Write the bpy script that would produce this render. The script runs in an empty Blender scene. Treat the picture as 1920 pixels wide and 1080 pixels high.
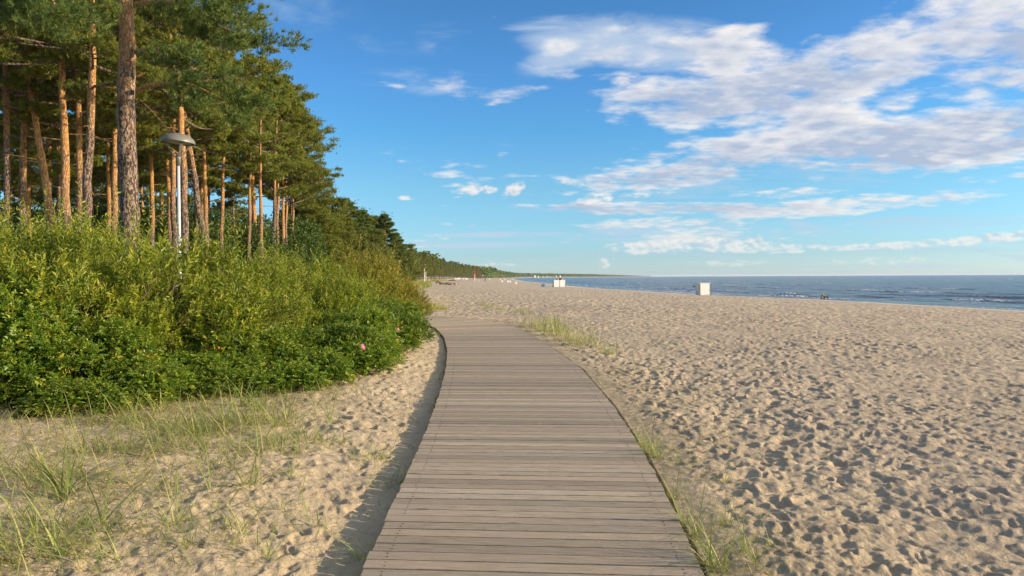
import bpy, math, random
import numpy as np
from mathutils import Vector, Matrix
R = math.radians
PI = math.pi
sc = bpy.context.scene
C = sc.collection

# ---------------------------------------------------------------- camera
F = 1387.0                      # focal length in pixels of the 1920 wide photograph
EYE = 1.7                       # eye height above the boardwalk
cd = bpy.data.cameras.new('camera')
cd.sensor_width = 36; cd.lens = 36 * F / 1920
cd.clip_start = .05; cd.clip_end = 90000
cam = bpy.data.objects.new('camera', cd); C.objects.link(cam)
cam.location = (0, 0, EYE)
cam.rotation_euler = (R(90) - math.atan(20.5 / F), .0050, 0)
sc.camera = cam

# ---------------------------------------------------------------- sun, sky, exposure
SUN_AZ, SUN_EL = 99.0, 17.5
sl = bpy.data.lights.new('sun', 'SUN'); sl.energy = 3.9; sl.angle = R(.5); sl.color = (1, .79, .54)
so = bpy.data.objects.new('sun', sl); C.objects.link(so)
sd = Vector((math.sin(R(SUN_AZ)) * math.cos(R(SUN_EL)), math.cos(R(SUN_AZ)) * math.cos(R(SUN_EL)), math.sin(R(SUN_EL))))
so.rotation_euler = sd.to_track_quat('Z', 'Y').to_euler()
so.location = (60, -20, 40)
sc.view_settings.view_transform = 'Standard'; sc.view_settings.look = 'None'
sc.view_settings.exposure = 1.0; sc.view_settings.gamma = 1

def hy(px): return 519.5 - .0050 * (px - 960)
def at(px, py, Y):               # a point Y metres ahead, from a pixel measured in the photograph
    return Vector(((px - 960) / F * Y, Y, EYE + (hy(px) - py) / F * Y))

class NT:                        # small node helper
    def __init__(s, tree):
        s.t = tree; s.n = tree.nodes; s.l = tree.links
    def new(s, kind, **kw):
        x = s.n.new(kind)
        for k, v in kw.items(): setattr(x, k, v)
        return x
    def put(s, sock, v):
        if hasattr(v, 'links') or isinstance(v, bpy.types.NodeSocket): s.l.new(v, sock)
        elif isinstance(v, (tuple, list)) and sock.type == 'RGBA' and len(v) == 3: sock.default_value = (*v, 1)
        else: sock.default_value = v
    def m(s, op, a, b=0.0, c=0.0, clamp=False):
        x = s.new('ShaderNodeMath', operation=op, use_clamp=clamp)
        s.put(x.inputs[0], a); s.put(x.inputs[1], b)
        if len(x.inputs) > 2: s.put(x.inputs[2], c)
        return x.outputs[0]
    def vm(s, op, a, b=(0, 0, 0)):
        x = s.new('ShaderNodeVectorMath', operation=op)
        s.put(x.inputs[0], a)
        if op == 'SCALE': s.put(x.inputs[3], b)
        else: s.put(x.inputs[1], b)
        return x.outputs[0]
    def noise(s, vec, scale, detail=4, rough=.5, out=0, dist=0.0):
        x = s.new('ShaderNodeTexNoise'); s.put(x.inputs['Vector'], vec)
        x.inputs['Scale'].default_value = scale; x.inputs['Detail'].default_value = detail
        x.inputs['Roughness'].default_value = rough; x.inputs['Distortion'].default_value = dist
        return x.outputs[out]
    def mix(s, f, a, b, blend='MIX'):
        x = s.new('ShaderNodeMix', data_type='RGBA', blend_type=blend)
        s.put(x.inputs[0], f); s.put(x.inputs[6], a); s.put(x.inputs[7], b)
        return x.outputs[2]
    def ss(s, v, a, b, lo=0.0, hi=1.0):
        x = s.new('ShaderNodeMapRange', interpolation_type='SMOOTHSTEP')
        s.put(x.inputs[0], v); s.put(x.inputs[1], a); s.put(x.inputs[2], b); s.put(x.inputs[3], lo); s.put(x.inputs[4], hi)
        return x.outputs[0]
    def ramp(s, v, stops):
        x = s.new('ShaderNodeValToRGB'); s.put(x.inputs[0], v)
        e = x.color_ramp.elements
        while len(e) < len(stops): e.new(.5)
        for k, (p, c) in enumerate(stops):
            e[k].position = p; e[k].color = (*c, 1)
        return x.outputs[0]

w = bpy.data.worlds.new('World'); sc.world = w; w.use_nodes = True
def build_sky():
    t = NT(w.node_tree)
    for x in list(t.n): t.n.remove(x)
    sky = t.new('ShaderNodeTexSky', sky_type='NISHITA', sun_disc=False)
    sky.sun_elevation = R(SUN_EL); sky.sun_rotation = R(SUN_AZ); sky.air_density = 1.0; sky.dust_density = .6; sky.ozone_density = 2.5
    tc = t.new('ShaderNodeTexCoord').outputs['Generated']
    d = t.vm('NORMALIZE', tc)
    sp = t.new('ShaderNodeSeparateXYZ'); t.put(sp.inputs[0], d)
    x, y, z = sp.outputs
    az = t.m('ARCTAN2', x, y); el = t.m('ARCSINE', z)
    # deeper evening blue overhead, pale greenish white at the horizon
    grade = t.ramp(t.m('MULTIPLY', el, 1.6, clamp=True), [(p_, c_) for p_, c_ in zip((.01, .045, .114, .19, .31, .42, .55), SKYC)])
    # brightness added round the low sun and at the unseen zenith to lift shadows
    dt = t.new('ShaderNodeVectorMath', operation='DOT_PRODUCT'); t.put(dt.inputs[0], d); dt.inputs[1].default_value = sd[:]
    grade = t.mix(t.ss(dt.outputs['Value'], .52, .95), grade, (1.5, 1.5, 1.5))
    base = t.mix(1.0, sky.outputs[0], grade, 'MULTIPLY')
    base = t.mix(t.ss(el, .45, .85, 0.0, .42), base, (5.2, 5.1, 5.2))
    # clouds: patches given by direction, broken up by noise on a cloud layer seen in perspective
    zz = t.m('ADD', t.m('MAXIMUM', z, 0.0), .15)
    cv = t.new('ShaderNodeCombineXYZ')
    t.put(cv.inputs[0], t.m('DIVIDE', x, zz)); t.put(cv.inputs[1], t.m('DIVIDE', y, zz)); t.put(cv.inputs[2], 3.3)
    P = cv.outputs[0]
    cov = None; thick = None
    def add(cur, v, op='MAXIMUM'):
        return v if cur is None else t.m(op, cur, v)
    def blob(px, py, rx, ry, deg, wgt):
        u0 = math.atan((px - 960) / F); v0 = math.atan((hy(px) - py) / F * math.cos(u0))
        k = math.cos(u0) / F
        a = R(deg); ca, sa = math.cos(a), math.sin(a)
        du = t.m('SUBTRACT', az, u0); dv = t.m('SUBTRACT', el, v0)
        p = t.m('MULTIPLY', t.m('ADD', t.m('MULTIPLY', du, ca), t.m('MULTIPLY', dv, sa)), 1 / (rx * k))
        q = t.m('MULTIPLY', t.m('SUBTRACT', t.m('MULTIPLY', dv, ca), t.m('MULTIPLY', du, sa)), 1 / (ry * k))
        r2 = t.m('ADD', t.m('MULTIPLY', p, p), t.m('MULTIPLY', q, q))
        return t.m('MULTIPLY', t.ss(r2, 2.3, 0.0), wgt)
    for b in CLOUDS: cov = add(cov, blob(*b))
    for b in THICK: thick = add(thick, blob(*b))
    n1 = t.noise(P, 1.3, 10, .58, dist=.25)
    n2 = t.noise(t.vm('MULTIPLY', P, (1.0, 1.3, 1)), 6.5, 8, .64)
    # small puffy cells of the altocumulus
    vo = t.new('ShaderNodeTexVoronoi', feature='SMOOTH_F1'); t.put(vo.inputs['Vector'], t.vm('ADD', P, t.vm('SCALE', t.noise(P, 3.0, 3, .5, 1), .25)))
    vo.inputs['Scale'].default_value = 9.0; vo.inputs['Smoothness'].default_value = .5
    cell = t.m('SUBTRACT', .55, vo.outputs['Distance'])
    nn = t.m('ADD', t.m('MULTIPLY', t.m('SUBTRACT', n1, .5), 1.9), t.m('MULTIPLY', t.m('SUBTRACT', n2, .5), 1.45))
    nn = t.m('ADD', nn, t.m('MULTIPLY', cell, .6))
    dens = t.m('ADD', cov, nn)
    al = t.m('POWER', t.ss(dens, .33, 1.05), .9)
    # brightness: edges and the side towards the sun are white, thick middles grey-lilac
    sh = (math.sin(R(SUN_AZ)) * .12, math.cos(R(SUN_AZ)) * .12 - .10, 0)
    n3 = t.noise(t.vm('ADD', P, sh), 1.3, 10, .58, dist=.25)
    n4 = t.noise(t.vm('ADD', t.vm('MULTIPLY', P, (1, 1.3, 1)), (.04, -.04, 0)), 6.5, 8, .64)
    rel = t.m('ADD', t.m('MULTIPLY', t.m('SUBTRACT', n1, n3), 2.6), t.m('MULTIPLY', t.m('SUBTRACT', n2, n4), 1.9))
    body = t.m('MULTIPLY', t.ss(dens, .7, 1.5), .8)
    body = t.m('ADD', body, t.m('MULTIPLY', thick, .75))
    body = t.m('MINIMUM', body, .74)
    lit = t.m('SUBTRACT', t.m('ADD', .80, rel), body, clamp=True)
    ccol = t.mix(lit, CLOUD_DARK, CLOUD_LIT)
    ccol = t.mix(t.ss(el, .12, 0.0), ccol, CLOUD_FAR)
    al = t.m('MULTIPLY', al, t.ss(el, .0, .02, .35, .97))
    # thin veils
    veil = None
    for b in VEILS: veil = add(veil, blob(*b))
    n5 = t.noise(t.vm('MULTIPLY', P, (1.0, 1.9, 1)), 1.6, 9, .62, dist=.9)
    va = t.m('MULTIPLY', t.ss(t.m('ADD', veil, t.m('MULTIPLY', t.m('SUBTRACT', n5, .5), 2.4)), .35, 1.15), t.ss(veil, 0.0, .5))
    col = t.mix(t.m('MULTIPLY', va, .8), base, CLOUD_VEIL)
    col = t.mix(al, col, ccol)
    # small heaped clouds, seen side on low over the water
    cu = None
    for b in CUMULUS: cu = add(cu, blob(*b))
    q = t.new('ShaderNodeCombineXYZ'); t.put(q.inputs[0], t.m('MULTIPLY', az, 1.0)); t.put(q.inputs[1], t.m('MULTIPLY', el, 1.5)); t.put(q.inputs[2], 1.7)
    n6 = t.noise(q.outputs[0], 52, 7, .6); n7 = t.noise(t.vm('ADD', q.outputs[0], (.0025, .006, 0)), 52, 7, .6)
    cd_ = t.m('ADD', cu, t.m('MULTIPLY', t.m('SUBTRACT', n6, .5), 2.2))
    ca_ = t.m('MULTIPLY', t.ss(cd_, .42, 1.05), t.ss(el, .01, .07, .6, .88))
    cl_ = t.m('ADD', .72, t.m('SUBTRACT', t.m('MULTIPLY', t.m('SUBTRACT', n6, n7), 6.0), t.m('MULTIPLY', t.ss(cd_, .9, 1.5), .25)), clamp=True)
    col = t.mix(ca_, col, t.mix(cl_, (2.9, 3.35, 3.8), (4.6, 4.5, 4.3)))
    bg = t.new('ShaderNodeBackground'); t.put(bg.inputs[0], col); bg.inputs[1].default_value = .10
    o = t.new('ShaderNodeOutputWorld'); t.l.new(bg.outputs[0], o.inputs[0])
    w.cycles.sampling_method = 'MANUAL'; w.cycles.sample_map_resolution = 512
# colour multipliers of the sky from the horizon upwards, and cloud radiances
SKYG = [(.55, .76, 1.10), (.41, .61, .90), (.362, .579, .78), (.345, .575, .71), (.262, .55, .735), (.262, .53, .75), (.245, .49, .69)]
SKYC = [tuple(1.36 * v for v in c) for c in SKYG]
CLOUD_LIT = (4.7, 4.55, 4.45); CLOUD_DARK = (2.3, 2.7, 3.5); CLOUD_FAR = (3.7, 3.95, 3.95); CLOUD_VEIL = (2.7, 3.3, 4.1)
CLOUDS = [  # px, py, rx, ry, tilt, weight
    (1200, 85, 150, 36, -4, .62), (1370, 112, 110, 48, -12, .80), (1090, 90, 100, 34, 14, .32),
    (1260, 190, 120, 42, -3, .76), (1420, 175, 200, 52, 4, .92), (1620, 130, 210, 64, 12, .84),
    (1800, 50, 200, 80, 14, .72), (1880, 120, 130, 65, 8, .82), (1700, 20, 60, 24, 10, .5),
    (1540, 225, 80, 44, 5, .86), (1500, 268, 250, 36, 2, .84), (1800, 258, 240, 54, 3, .95), (1700, 190, 140, 20, 8, .5),
    (1250, 332, 170, 28, 2, .88), (1240, 297, 90, 10, 0, .62), (1150, 345, 60, 18, 0, .6), (1480, 362, 120, 11, 0, .66),
    (1230, 391, 250, 12, -1, .92), (1560, 386, 250, 16, 2, .78), (1230, 418, 150, 11, 0, .76), (1290, 436, 80, 18, 0, .62),
    (1168, 157, 22, 10, 0, .55), (1880, 335, 100, 9, 0, .55), (1830, 212, 90, 18, 5, .62), (1850, 365, 50, 6, 0, .55), (1640, 330, 160, 9, 0, .4),
    (860, 165, 100, 20, -14, .58), (940, 178, 80, 13, 8, .6), (710, 158, 55, 7, -4, .62), (832, 70, 44, 26, 0, .54)]
CUMULUS = [(1250, 462, 105, 13, 1, 1.0), (1370, 460, 110, 15, 0, 1.0), (1470, 463, 80, 7, 0, .9), (1640, 461, 190, 6, 3, .85), (1830, 449, 150, 9, 4, .95),
    (1365, 493, 70, 7, 0, .6), (1640, 489, 90, 9, 0, .62), (1131, 493, 13, 10, 0, .9), (935, 498, 45, 5, 0, .7), (890, 356, 44, 10, 0, .95), (965, 356, 24, 12, 25, .95),
    (1115, 374, 34, 10, 0, .9), (1210, 366, 60, 6, 0, .6), (1166, 157, 18, 7, 0, .6), (1100, 342, 60, 10, 0, .7), (765, 371, 20, 5, 0, .6)]
THICK = [(1420, 175, 200, 34, 5, .8), (1230, 335, 150, 12, 2, .7), (1780, 258, 240, 36, 4, 1.1), (1220, 393, 240, 8, -1, .8),
         (1180, 95, 170, 22, -7, .25), (1650, 150, 150, 25, 12, .35), (1500, 300, 200, 14, 0, .6), (1870, 110, 90, 30, 5, .35), (1340, 467, 130, 5, 0, .5), (1240, 185, 80, 16, 0, .2)]
VEILS = [(640, 45, 210, 60, -8, .30), (1190, 78, 210, 46, -6, 1.0), (1100, 95, 130, 34, 18, .8), (860, 160, 170, 26, -4, .5), (832, 70, 60, 36, 0, .5), (930, 440, 160, 6, 0, .8),
         (890, 458, 140, 8, 0, .8), (1260, 440, 200, 26, 0, .8), (1600, 425, 350, 16, 1, .7), (1500, 330, 330, 34, 2, .45), (740, 370, 60, 6, 0, .3),
         (1700, 490, 320, 12, 0, .6), (1150, 385, 240, 22, 0, .5), (960, 250, 60, 6, 0, .2), (710, 158, 80, 8, 0, .4), (1250, 480, 320, 12, 0, .5), (1700, 140, 300, 110, 12, .4), (1550, 480, 620, 38, 0, .5)]
build_sky()

# ---------------------------------------------------------------- helpers
rng = np.random.default_rng(7)
def tag(o, label=None, cat=None, group=None, kind=None):
    if label: o['label'] = label
    if cat: o['category'] = cat
    if group: o['group'] = group
    if kind: o['kind'] = kind
    return o
def link_mesh(name, me, mats, parent=None):
    o = bpy.data.objects.new(name, me); C.objects.link(o)
    if not isinstance(mats, (list, tuple)): mats = [mats]
    for m in mats:
        if m: me.materials.append(m)
    if parent: o.parent = parent
    return o
def np_mesh(name, v, quads=None, tris=None, attrs=None, smooth=False, matidx=None):
    me = bpy.data.meshes.new(name)
    v = np.asarray(v, np.float32)
    me.vertices.add(len(v)); me.vertices.foreach_set('co', v.ravel())
    q = np.zeros((0, 4), np.int32) if quads is None or len(quads) == 0 else np.asarray(quads, np.int32)
    t = np.zeros((0, 3), np.int32) if tris is None or len(tris) == 0 else np.asarray(tris, np.int32)
    loops = np.concatenate([q.ravel(), t.ravel()])
    me.loops.add(len(loops)); me.loops.foreach_set('vertex_index', loops)
    me.polygons.add(len(q) + len(t))
    ls = np.concatenate([np.arange(len(q)) * 4, len(q) * 4 + np.arange(len(t)) * 3]).astype(np.int32)
    me.polygons.foreach_set('loop_start', ls)
    me.polygons.foreach_set('use_smooth', np.full(len(ls), bool(smooth)))
    if matidx is not None: me.polygons.foreach_set('material_index', np.asarray(matidx, np.int32))
    me.update(calc_edges=True)
    for k, a in (attrs or {}).items():
        at_ = me.attributes.new(k, 'FLOAT', 'POINT'); at_.data.foreach_set('value', np.asarray(a, np.float32))
    return me
class MB:                        # gathers pieces that belong to ONE mesh
    def __init__(s): s.v = []; s.q = []; s.t = []; s.n = 0; s.a = []
    def add(s, v, q=None, t=None, tone=.5):
        v = np.asarray(v, np.float32).reshape(-1, 3)
        s.v.append(v)
        if q is not None and len(q): s.q.append(np.asarray(q, np.int64) + s.n)
        if t is not None and len(t): s.t.append(np.asarray(t, np.int64) + s.n)
        s.a.append(np.broadcast_to(np.asarray(tone, np.float32), (len(v),))); s.n += len(v)
    def box(s, c, size, rz=0.0, tilt=None, tone=.5):
        c = np.asarray(c, float); h = np.asarray(size, float) / 2
        v = np.array([[x, y, z] for z in (-1, 1) for x, y in ((-1, -1), (1, -1), (1, 1), (-1, 1))]) * h
        M = np.array(Matrix.Rotation(rz, 3, 'Z') if tilt is None else (Matrix.Rotation(rz, 3, 'Z') @ tilt))
        s.add(v @ M.T + c, q=[(0, 3, 2, 1), (4, 5, 6, 7), (0, 1, 5, 4), (1, 2, 6, 5), (2, 3, 7, 6), (3, 0, 4, 7)], tone=tone)
    def tube(s, pts, rad, sides=8, caps=True, tone=.5):
        pts = np.asarray(pts, float); n = len(pts)
        rad = np.broadcast_to(np.asarray(rad, float), (n,))
        d = np.gradient(pts, axis=0); d /= np.linalg.norm(d, axis=1)[:, None] + 1e-9
        ref = np.array([0, 0, 1.0]) if abs(d[:, 2]).mean() < .8 else np.array([0, 1.0, 0])
        a = np.cross(d, ref); a /= np.linalg.norm(a, axis=1)[:, None] + 1e-9
        b = np.cross(d, a)
        th = np.arange(sides) * 2 * PI / sides
        v = pts[:, None] + rad[:, None, None] * (np.cos(th)[None, :, None] * a[:, None] + np.sin(th)[None, :, None] * b[:, None])
        i = np.arange(n - 1)[:, None] * sides; j = np.arange(sides)[None]; k = (j + 1) % sides
        q = np.stack([i + j, i + k, i + sides + k, i + sides + j], -1).reshape(-1, 4)
        v = v.reshape(-1, 3); t = None
        if caps:
            v = np.vstack([v, pts[:1], pts[-1:]]); m = n * sides
            t = [(m, (x + 1) % sides, x) for x in range(sides)] + [(m + 1, (n - 1) * sides + x, (n - 1) * sides + (x + 1) % sides) for x in range(sides)]
        s.add(v, q, t, tone)
    def lathe(s, prof, sides=24, c=(0, 0, 0), tone=.5):
        prof = np.asarray(prof, float); th = np.arange(sides) * 2 * PI / sides
        v = np.stack([prof[:, 0][:, None] * np.cos(th), prof[:, 0][:, None] * np.sin(th), np.broadcast_to(prof[:, 1][:, None], (len(prof), sides))], -1) + np.asarray(c)
        i = np.arange(len(prof) - 1)[:, None] * sides; j = np.arange(sides)[None]; k = (j + 1) % sides
        s.add(v.reshape(-1, 3), np.stack([i + j, i + k, i + sides + k, i + sides + j], -1).reshape(-1, 4), None, tone)
    def mesh(s, name, smooth=False):
        return np_mesh(name, np.vstack(s.v), np.vstack(s.q) if s.q else None, np.vstack(s.t) if s.t else None, {'tone': np.concatenate(s.a)}, smooth)
    def build(s, name, mat, parent=None, smooth=False):
        return link_mesh(name, s.mesh(name, smooth), mat, parent)
def empty(name, loc, rz=0.0):
    o = bpy.data.objects.new(name, None); C.objects.link(o); o.location = loc; o.rotation_euler = (0, 0, rz); o.empty_display_size = .2
    return o
def copy_tree(o, parent=None):
    c = o.copy(); C.objects.link(c); c.parent = parent
    for ch in KIDS.get(o.name, []):
        copy_tree(ch, c)
    return c
KIDS = {}
def remember(root):
    for o in C.objects:
        if o.parent: KIDS.setdefault(o.parent.name, [])
    for o in C.objects:
        if o.parent and o not in KIDS[o.parent.name]: KIDS[o.parent.name].append(o)

def h2(ix, iy, seed):
    n = (ix.astype(np.int64) * 374761393 + iy.astype(np.int64) * 668265263 + seed * 2147483647) & 0xffffffff
    n = ((n ^ (n >> 13)) * 1274126177) & 0xffffffff
    n = ((n ^ (n >> 16)) * 2246822519) & 0xffffffff
    return ((n ^ (n >> 15)) & 0xffffff) / float(0xffffff)
def vnoise(x, y, seed=0):
    xi = np.floor(x); yi = np.floor(y); fx = x - xi; fy = y - yi
    u = fx * fx * fx * (fx * (fx * 6 - 15) + 10); v = fy * fy * fy * (fy * (fy * 6 - 15) + 10)
    a = h2(xi, yi, seed); b = h2(xi + 1, yi, seed); c = h2(xi, yi + 1, seed); d = h2(xi + 1, yi + 1, seed)
    return (a + (b - a) * u + (c - a) * v + (a - b - c + d) * u * v) * 2 - 1
def fbm(x, y, scale, octs=4, seed=0, gain=.5, lim=None):
    out = 0; amp = 1.0; fr = 1 / scale
    for k in range(octs):
        wgt = 1.0 if lim is None else np.clip((1 / fr) / lim - 1.5, 0, 1)
        ca, sa = math.cos(k * .9 + .3), math.sin(k * .9 + .3)
        out = out + amp * wgt * vnoise((x * ca - y * sa) * fr, (x * sa + y * ca) * fr, seed + k)
        amp *= gain; fr *= 2.03
    return out
def sstep(a, b, x):
    t = np.clip((x - a) / (b - a), 0, 1); return t * t * (3 - 2 * t)
def dimples(x, y, cell, seed, dens=.9, A=(.6, 1.0), rr=(.28, .42)):
    x = x / cell; y = y / cell; xi = np.floor(x); yi = np.floor(y); out = np.zeros_like(x)
    for dx in (-1, 0, 1):
        for dy in (-1, 0, 1):
            cx = xi + dx; cy = yi + dy
            on = h2(cx, cy, seed + 5) < dens
            px = cx + .1 + .8 * h2(cx, cy, seed); py = cy + .1 + .8 * h2(cx, cy, seed + 1)
            th = h2(cx, cy, seed + 2) * PI; r = rr[0] + (rr[1] - rr[0]) * h2(cx, cy, seed + 3)
            a = A[0] + (A[1] - A[0]) * h2(cx, cy, seed + 4)
            ex = (x - px) * np.cos(th) + (y - py) * np.sin(th); ey = -(x - px) * np.sin(th) + (y - py) * np.cos(th)
            q = np.sqrt((ex / (r * 1.35)) ** 2 + (ey / r) ** 2)
            out += np.where(on, a * (-np.exp(-(q * 1.25) ** 2.6) + .42 * np.exp(-((q - 1.35) / .42) ** 2)), 0)
    return out

# ---------------------------------------------------------------- the lie of the land
SEA = -1.5
SHY = np.array([-4000, -200, 0, 65, 97, 125, 207, 584, 1000, 1500, 2000, 2600, 2950, 4000, 6000, 9000, 13000, 30000.])
SHX = np.array([250, 62, 53, 45, 40.6, 32.4, 22.4, 8.4, 3, 3, 12, 60, 190, 500, 950, 1650, 3300, 12000.])
def shore(y): return np.interp(y, SHY, SHX)
LY = np.array([1, 4.2, 5.88, 7.58, 9.99, 13.8, 17.3, 21.2, 25, 28, 30.3, 32]); LX = np.array([-.86, -.88, -.91, -.94, -1.03, -1.24, -1.52, -1.96, -2.6, -3.5, -5.2, -8])
RY = np.array([.85, 4.05, 5.7, 7.4, 9.8, 13.7, 17.6, 22.2, 26.8, 30.3, 33.2, 35.2]); RX = np.array([1.0, 1.075, 1.2, 1.28, 1.33, 1.28, .98, .5, -.15, -1.5, -3.6, -7])
def ground(x, y):
    x = np.asarray(x, float); y = np.asarray(y, float)
    t = shore(y) - x
    z = SEA + np.interp(t, [-6000, -300, -30, -6, 0, 2, 5, 12, 24, 34, 42, 48, 54], [-9, -6, -1.3, -.4, 0, .13, .24, .48, .95, 1.25, 1.40, 1.46, 1.5])
    z = z + .55 * sstep(55, 63, t) + .8 * sstep(63, 90, t)
    land = sstep(6, 14, t)
    near = np.where((y > -3) & (y < 36), 1.0, 0.0)
    dl = np.interp(y, LY, LX) - x; dr = x - np.interp(y, RY, RX)
    keep = 1 - np.exp(-(np.maximum(np.minimum(dl, 99), 0) / 1.5) ** 2) * near * (dl > -3)
    und = .07 * fbm(x, y, 7.0, 2, 40) + .03 * fbm(x, y, 2.2, 2, 50)
    z = z + und * land * np.where((dl > 0), keep, np.clip(dr / 4, 0, 1) * near + (1 - near))
    z = z - np.interp(y, [10, 24], [.115, .03]) * np.exp(-(np.maximum(dl, 0) / .9) ** 2) * near * (dl > 0)
    z = z + .11 * np.exp(-((dl - 3.6) / 1.6) ** 2) * near * sstep(12, 6, y) * (y > -3)
    under = near * sstep(.04, -.04, dl) * sstep(.02, -.06, dr)
    return z * (1 - under) + np.minimum(z, -.16) * under
def gz(x, y): return float(ground(np.array([x]), np.array([y]))[0])

def polar(radii, az):
    Rr, A = np.meshgrid(radii, az, indexing='ij')
    return Rr * np.sin(A), Rr * np.cos(A)
def grid_quads(nr, na, wrap=False):
    i = np.arange(nr - 1)[:, None] * na; m = na if wrap else na - 1
    j = np.arange(m)[None]; k = (j + 1) % na
    return np.stack([i + j, i + na + j, i + na + k, i + k], -1).reshape(-1, 4)

# ---------------------------------------------------------------- materials
def mat(name, rough=.7):
    m = bpy.data.materials.new(name); m.use_nodes = True
    t = NT(m.node_tree); b = t.n['Principled BSDF']; b.inputs['Roughness'].default_value = rough
    return m, t, b
def bump(t, b, h, strength, dist):
    x = t.new('ShaderNodeBump'); x.inputs['Strength'].default_value = strength; x.inputs['Distance'].default_value = dist
    t.put(x.inputs['Height'], h); t.put(b.inputs['Normal'], x.outputs[0])
def attr(t, name='tone'):
    return t.new('ShaderNodeAttribute', attribute_name=name).outputs['Fac']
def objc(t): return t.new('ShaderNodeTexCoord').outputs['Object']
def plain(name, col, rough=.6, var=.12, scale=6.0, metal=0.0):
    m, t, b = mat(name, rough)
    n = t.noise(objc(t), scale, 5, .6)
    t.put(b.inputs['Base Color'], t.mix(t.ss(n, .3, .7), tuple(c * (1 - var) for c in col), tuple(min(1, c * (1 + var)) for c in col)))
    b.inputs['Metallic'].default_value = metal
    t.put(b.inputs['Roughness'], t.m('ADD', rough - .08, t.m('MULTIPLY', n, .16)))
    return m

def sand_mat():
    m, t, b = mat('sand', .95)
    g = t.new('ShaderNodeNewGeometry').outputs['Position']
    wet = attr(t, 'wet'); organic = attr(t, 'organic'); tan = attr(t, 'tan')
    n1 = t.noise(g, .35, 4, .6); n2 = t.noise(g, 14.0, 6, .65); n3 = t.noise(g, 180.0, 2, .6)
    dry = t.mix(t.ss(n1, .35, .65), (.46, .365, .23), (.54, .43, .275))
    dry = t.mix(t.m('MULTIPLY', t.ss(n2, .45, .75), .6), dry, (.33, .255, .165))
    dry = t.mix(t.m('MULTIPLY', t.ss(n3, .55, .75), .35), dry, (.62, .51, .36))
    dry = t.mix(tan, dry, t.mix(t.ss(n2, .35, .7), (.42, .35, .26), (.28, .228, .17)))
    # bits of bark, shell and twig
    sp = t.new('ShaderNodeTexVoronoi', feature='F1'); t.put(sp.inputs['Vector'], t.vm('MULTIPLY', g, (1, 2.2, 1))); sp.inputs['Scale'].default_value = 26
    spk = t.m('MULTIPLY', t.ss(sp.outputs['Distance'], .14, .06), t.ss(t.noise(g, 1.7, 3, .6), .45, .6))
    dry = t.mix(t.m('MULTIPLY', spk, .55), dry, (.12, .085, .055))
    dry = t.mix(t.m('MULTIPLY', organic, t.ss(n2, .3, .6)), dry, (.16, .125, .075))
    t.put(b.inputs['Base Color'], t.mix(wet, dry, (.56, .44, .29)))
    t.put(b.inputs['Roughness'], t.ss(wet, .5, 1.0, .95, .45))
    b.inputs['Specular IOR Level'].default_value = .25
    far = attr(t, 'far')
    hgt = t.m('ADD', t.m('ADD', t.m('MULTIPLY', t.noise(g, 30.0, 6, .68), .8), t.m('MULTIPLY', t.noise(g, 11.0, 4, .6), 1.1)), t.m('MULTIPLY', n3, .25))
    vo = t.new('ShaderNodeTexVoronoi', feature='SMOOTH_F1'); t.put(vo.inputs['Vector'], t.vm('ADD', g, t.vm('SCALE', t.noise(g, 3.0, 3, .6, 1), .3))); vo.inputs['Scale'].default_value = 2.6
    hgt = t.m('ADD', hgt, t.m('MULTIPLY', t.m('MULTIPLY', vo.outputs['Distance'], far), 5.5))
    hgt = t.m('MULTIPLY', hgt, t.ss(wet, .0, .6, 1.0, .08))
    bump(t, b, hgt, 1.0, .034)
    return m
M = {}
M['sand'] = sand_mat()

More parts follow.
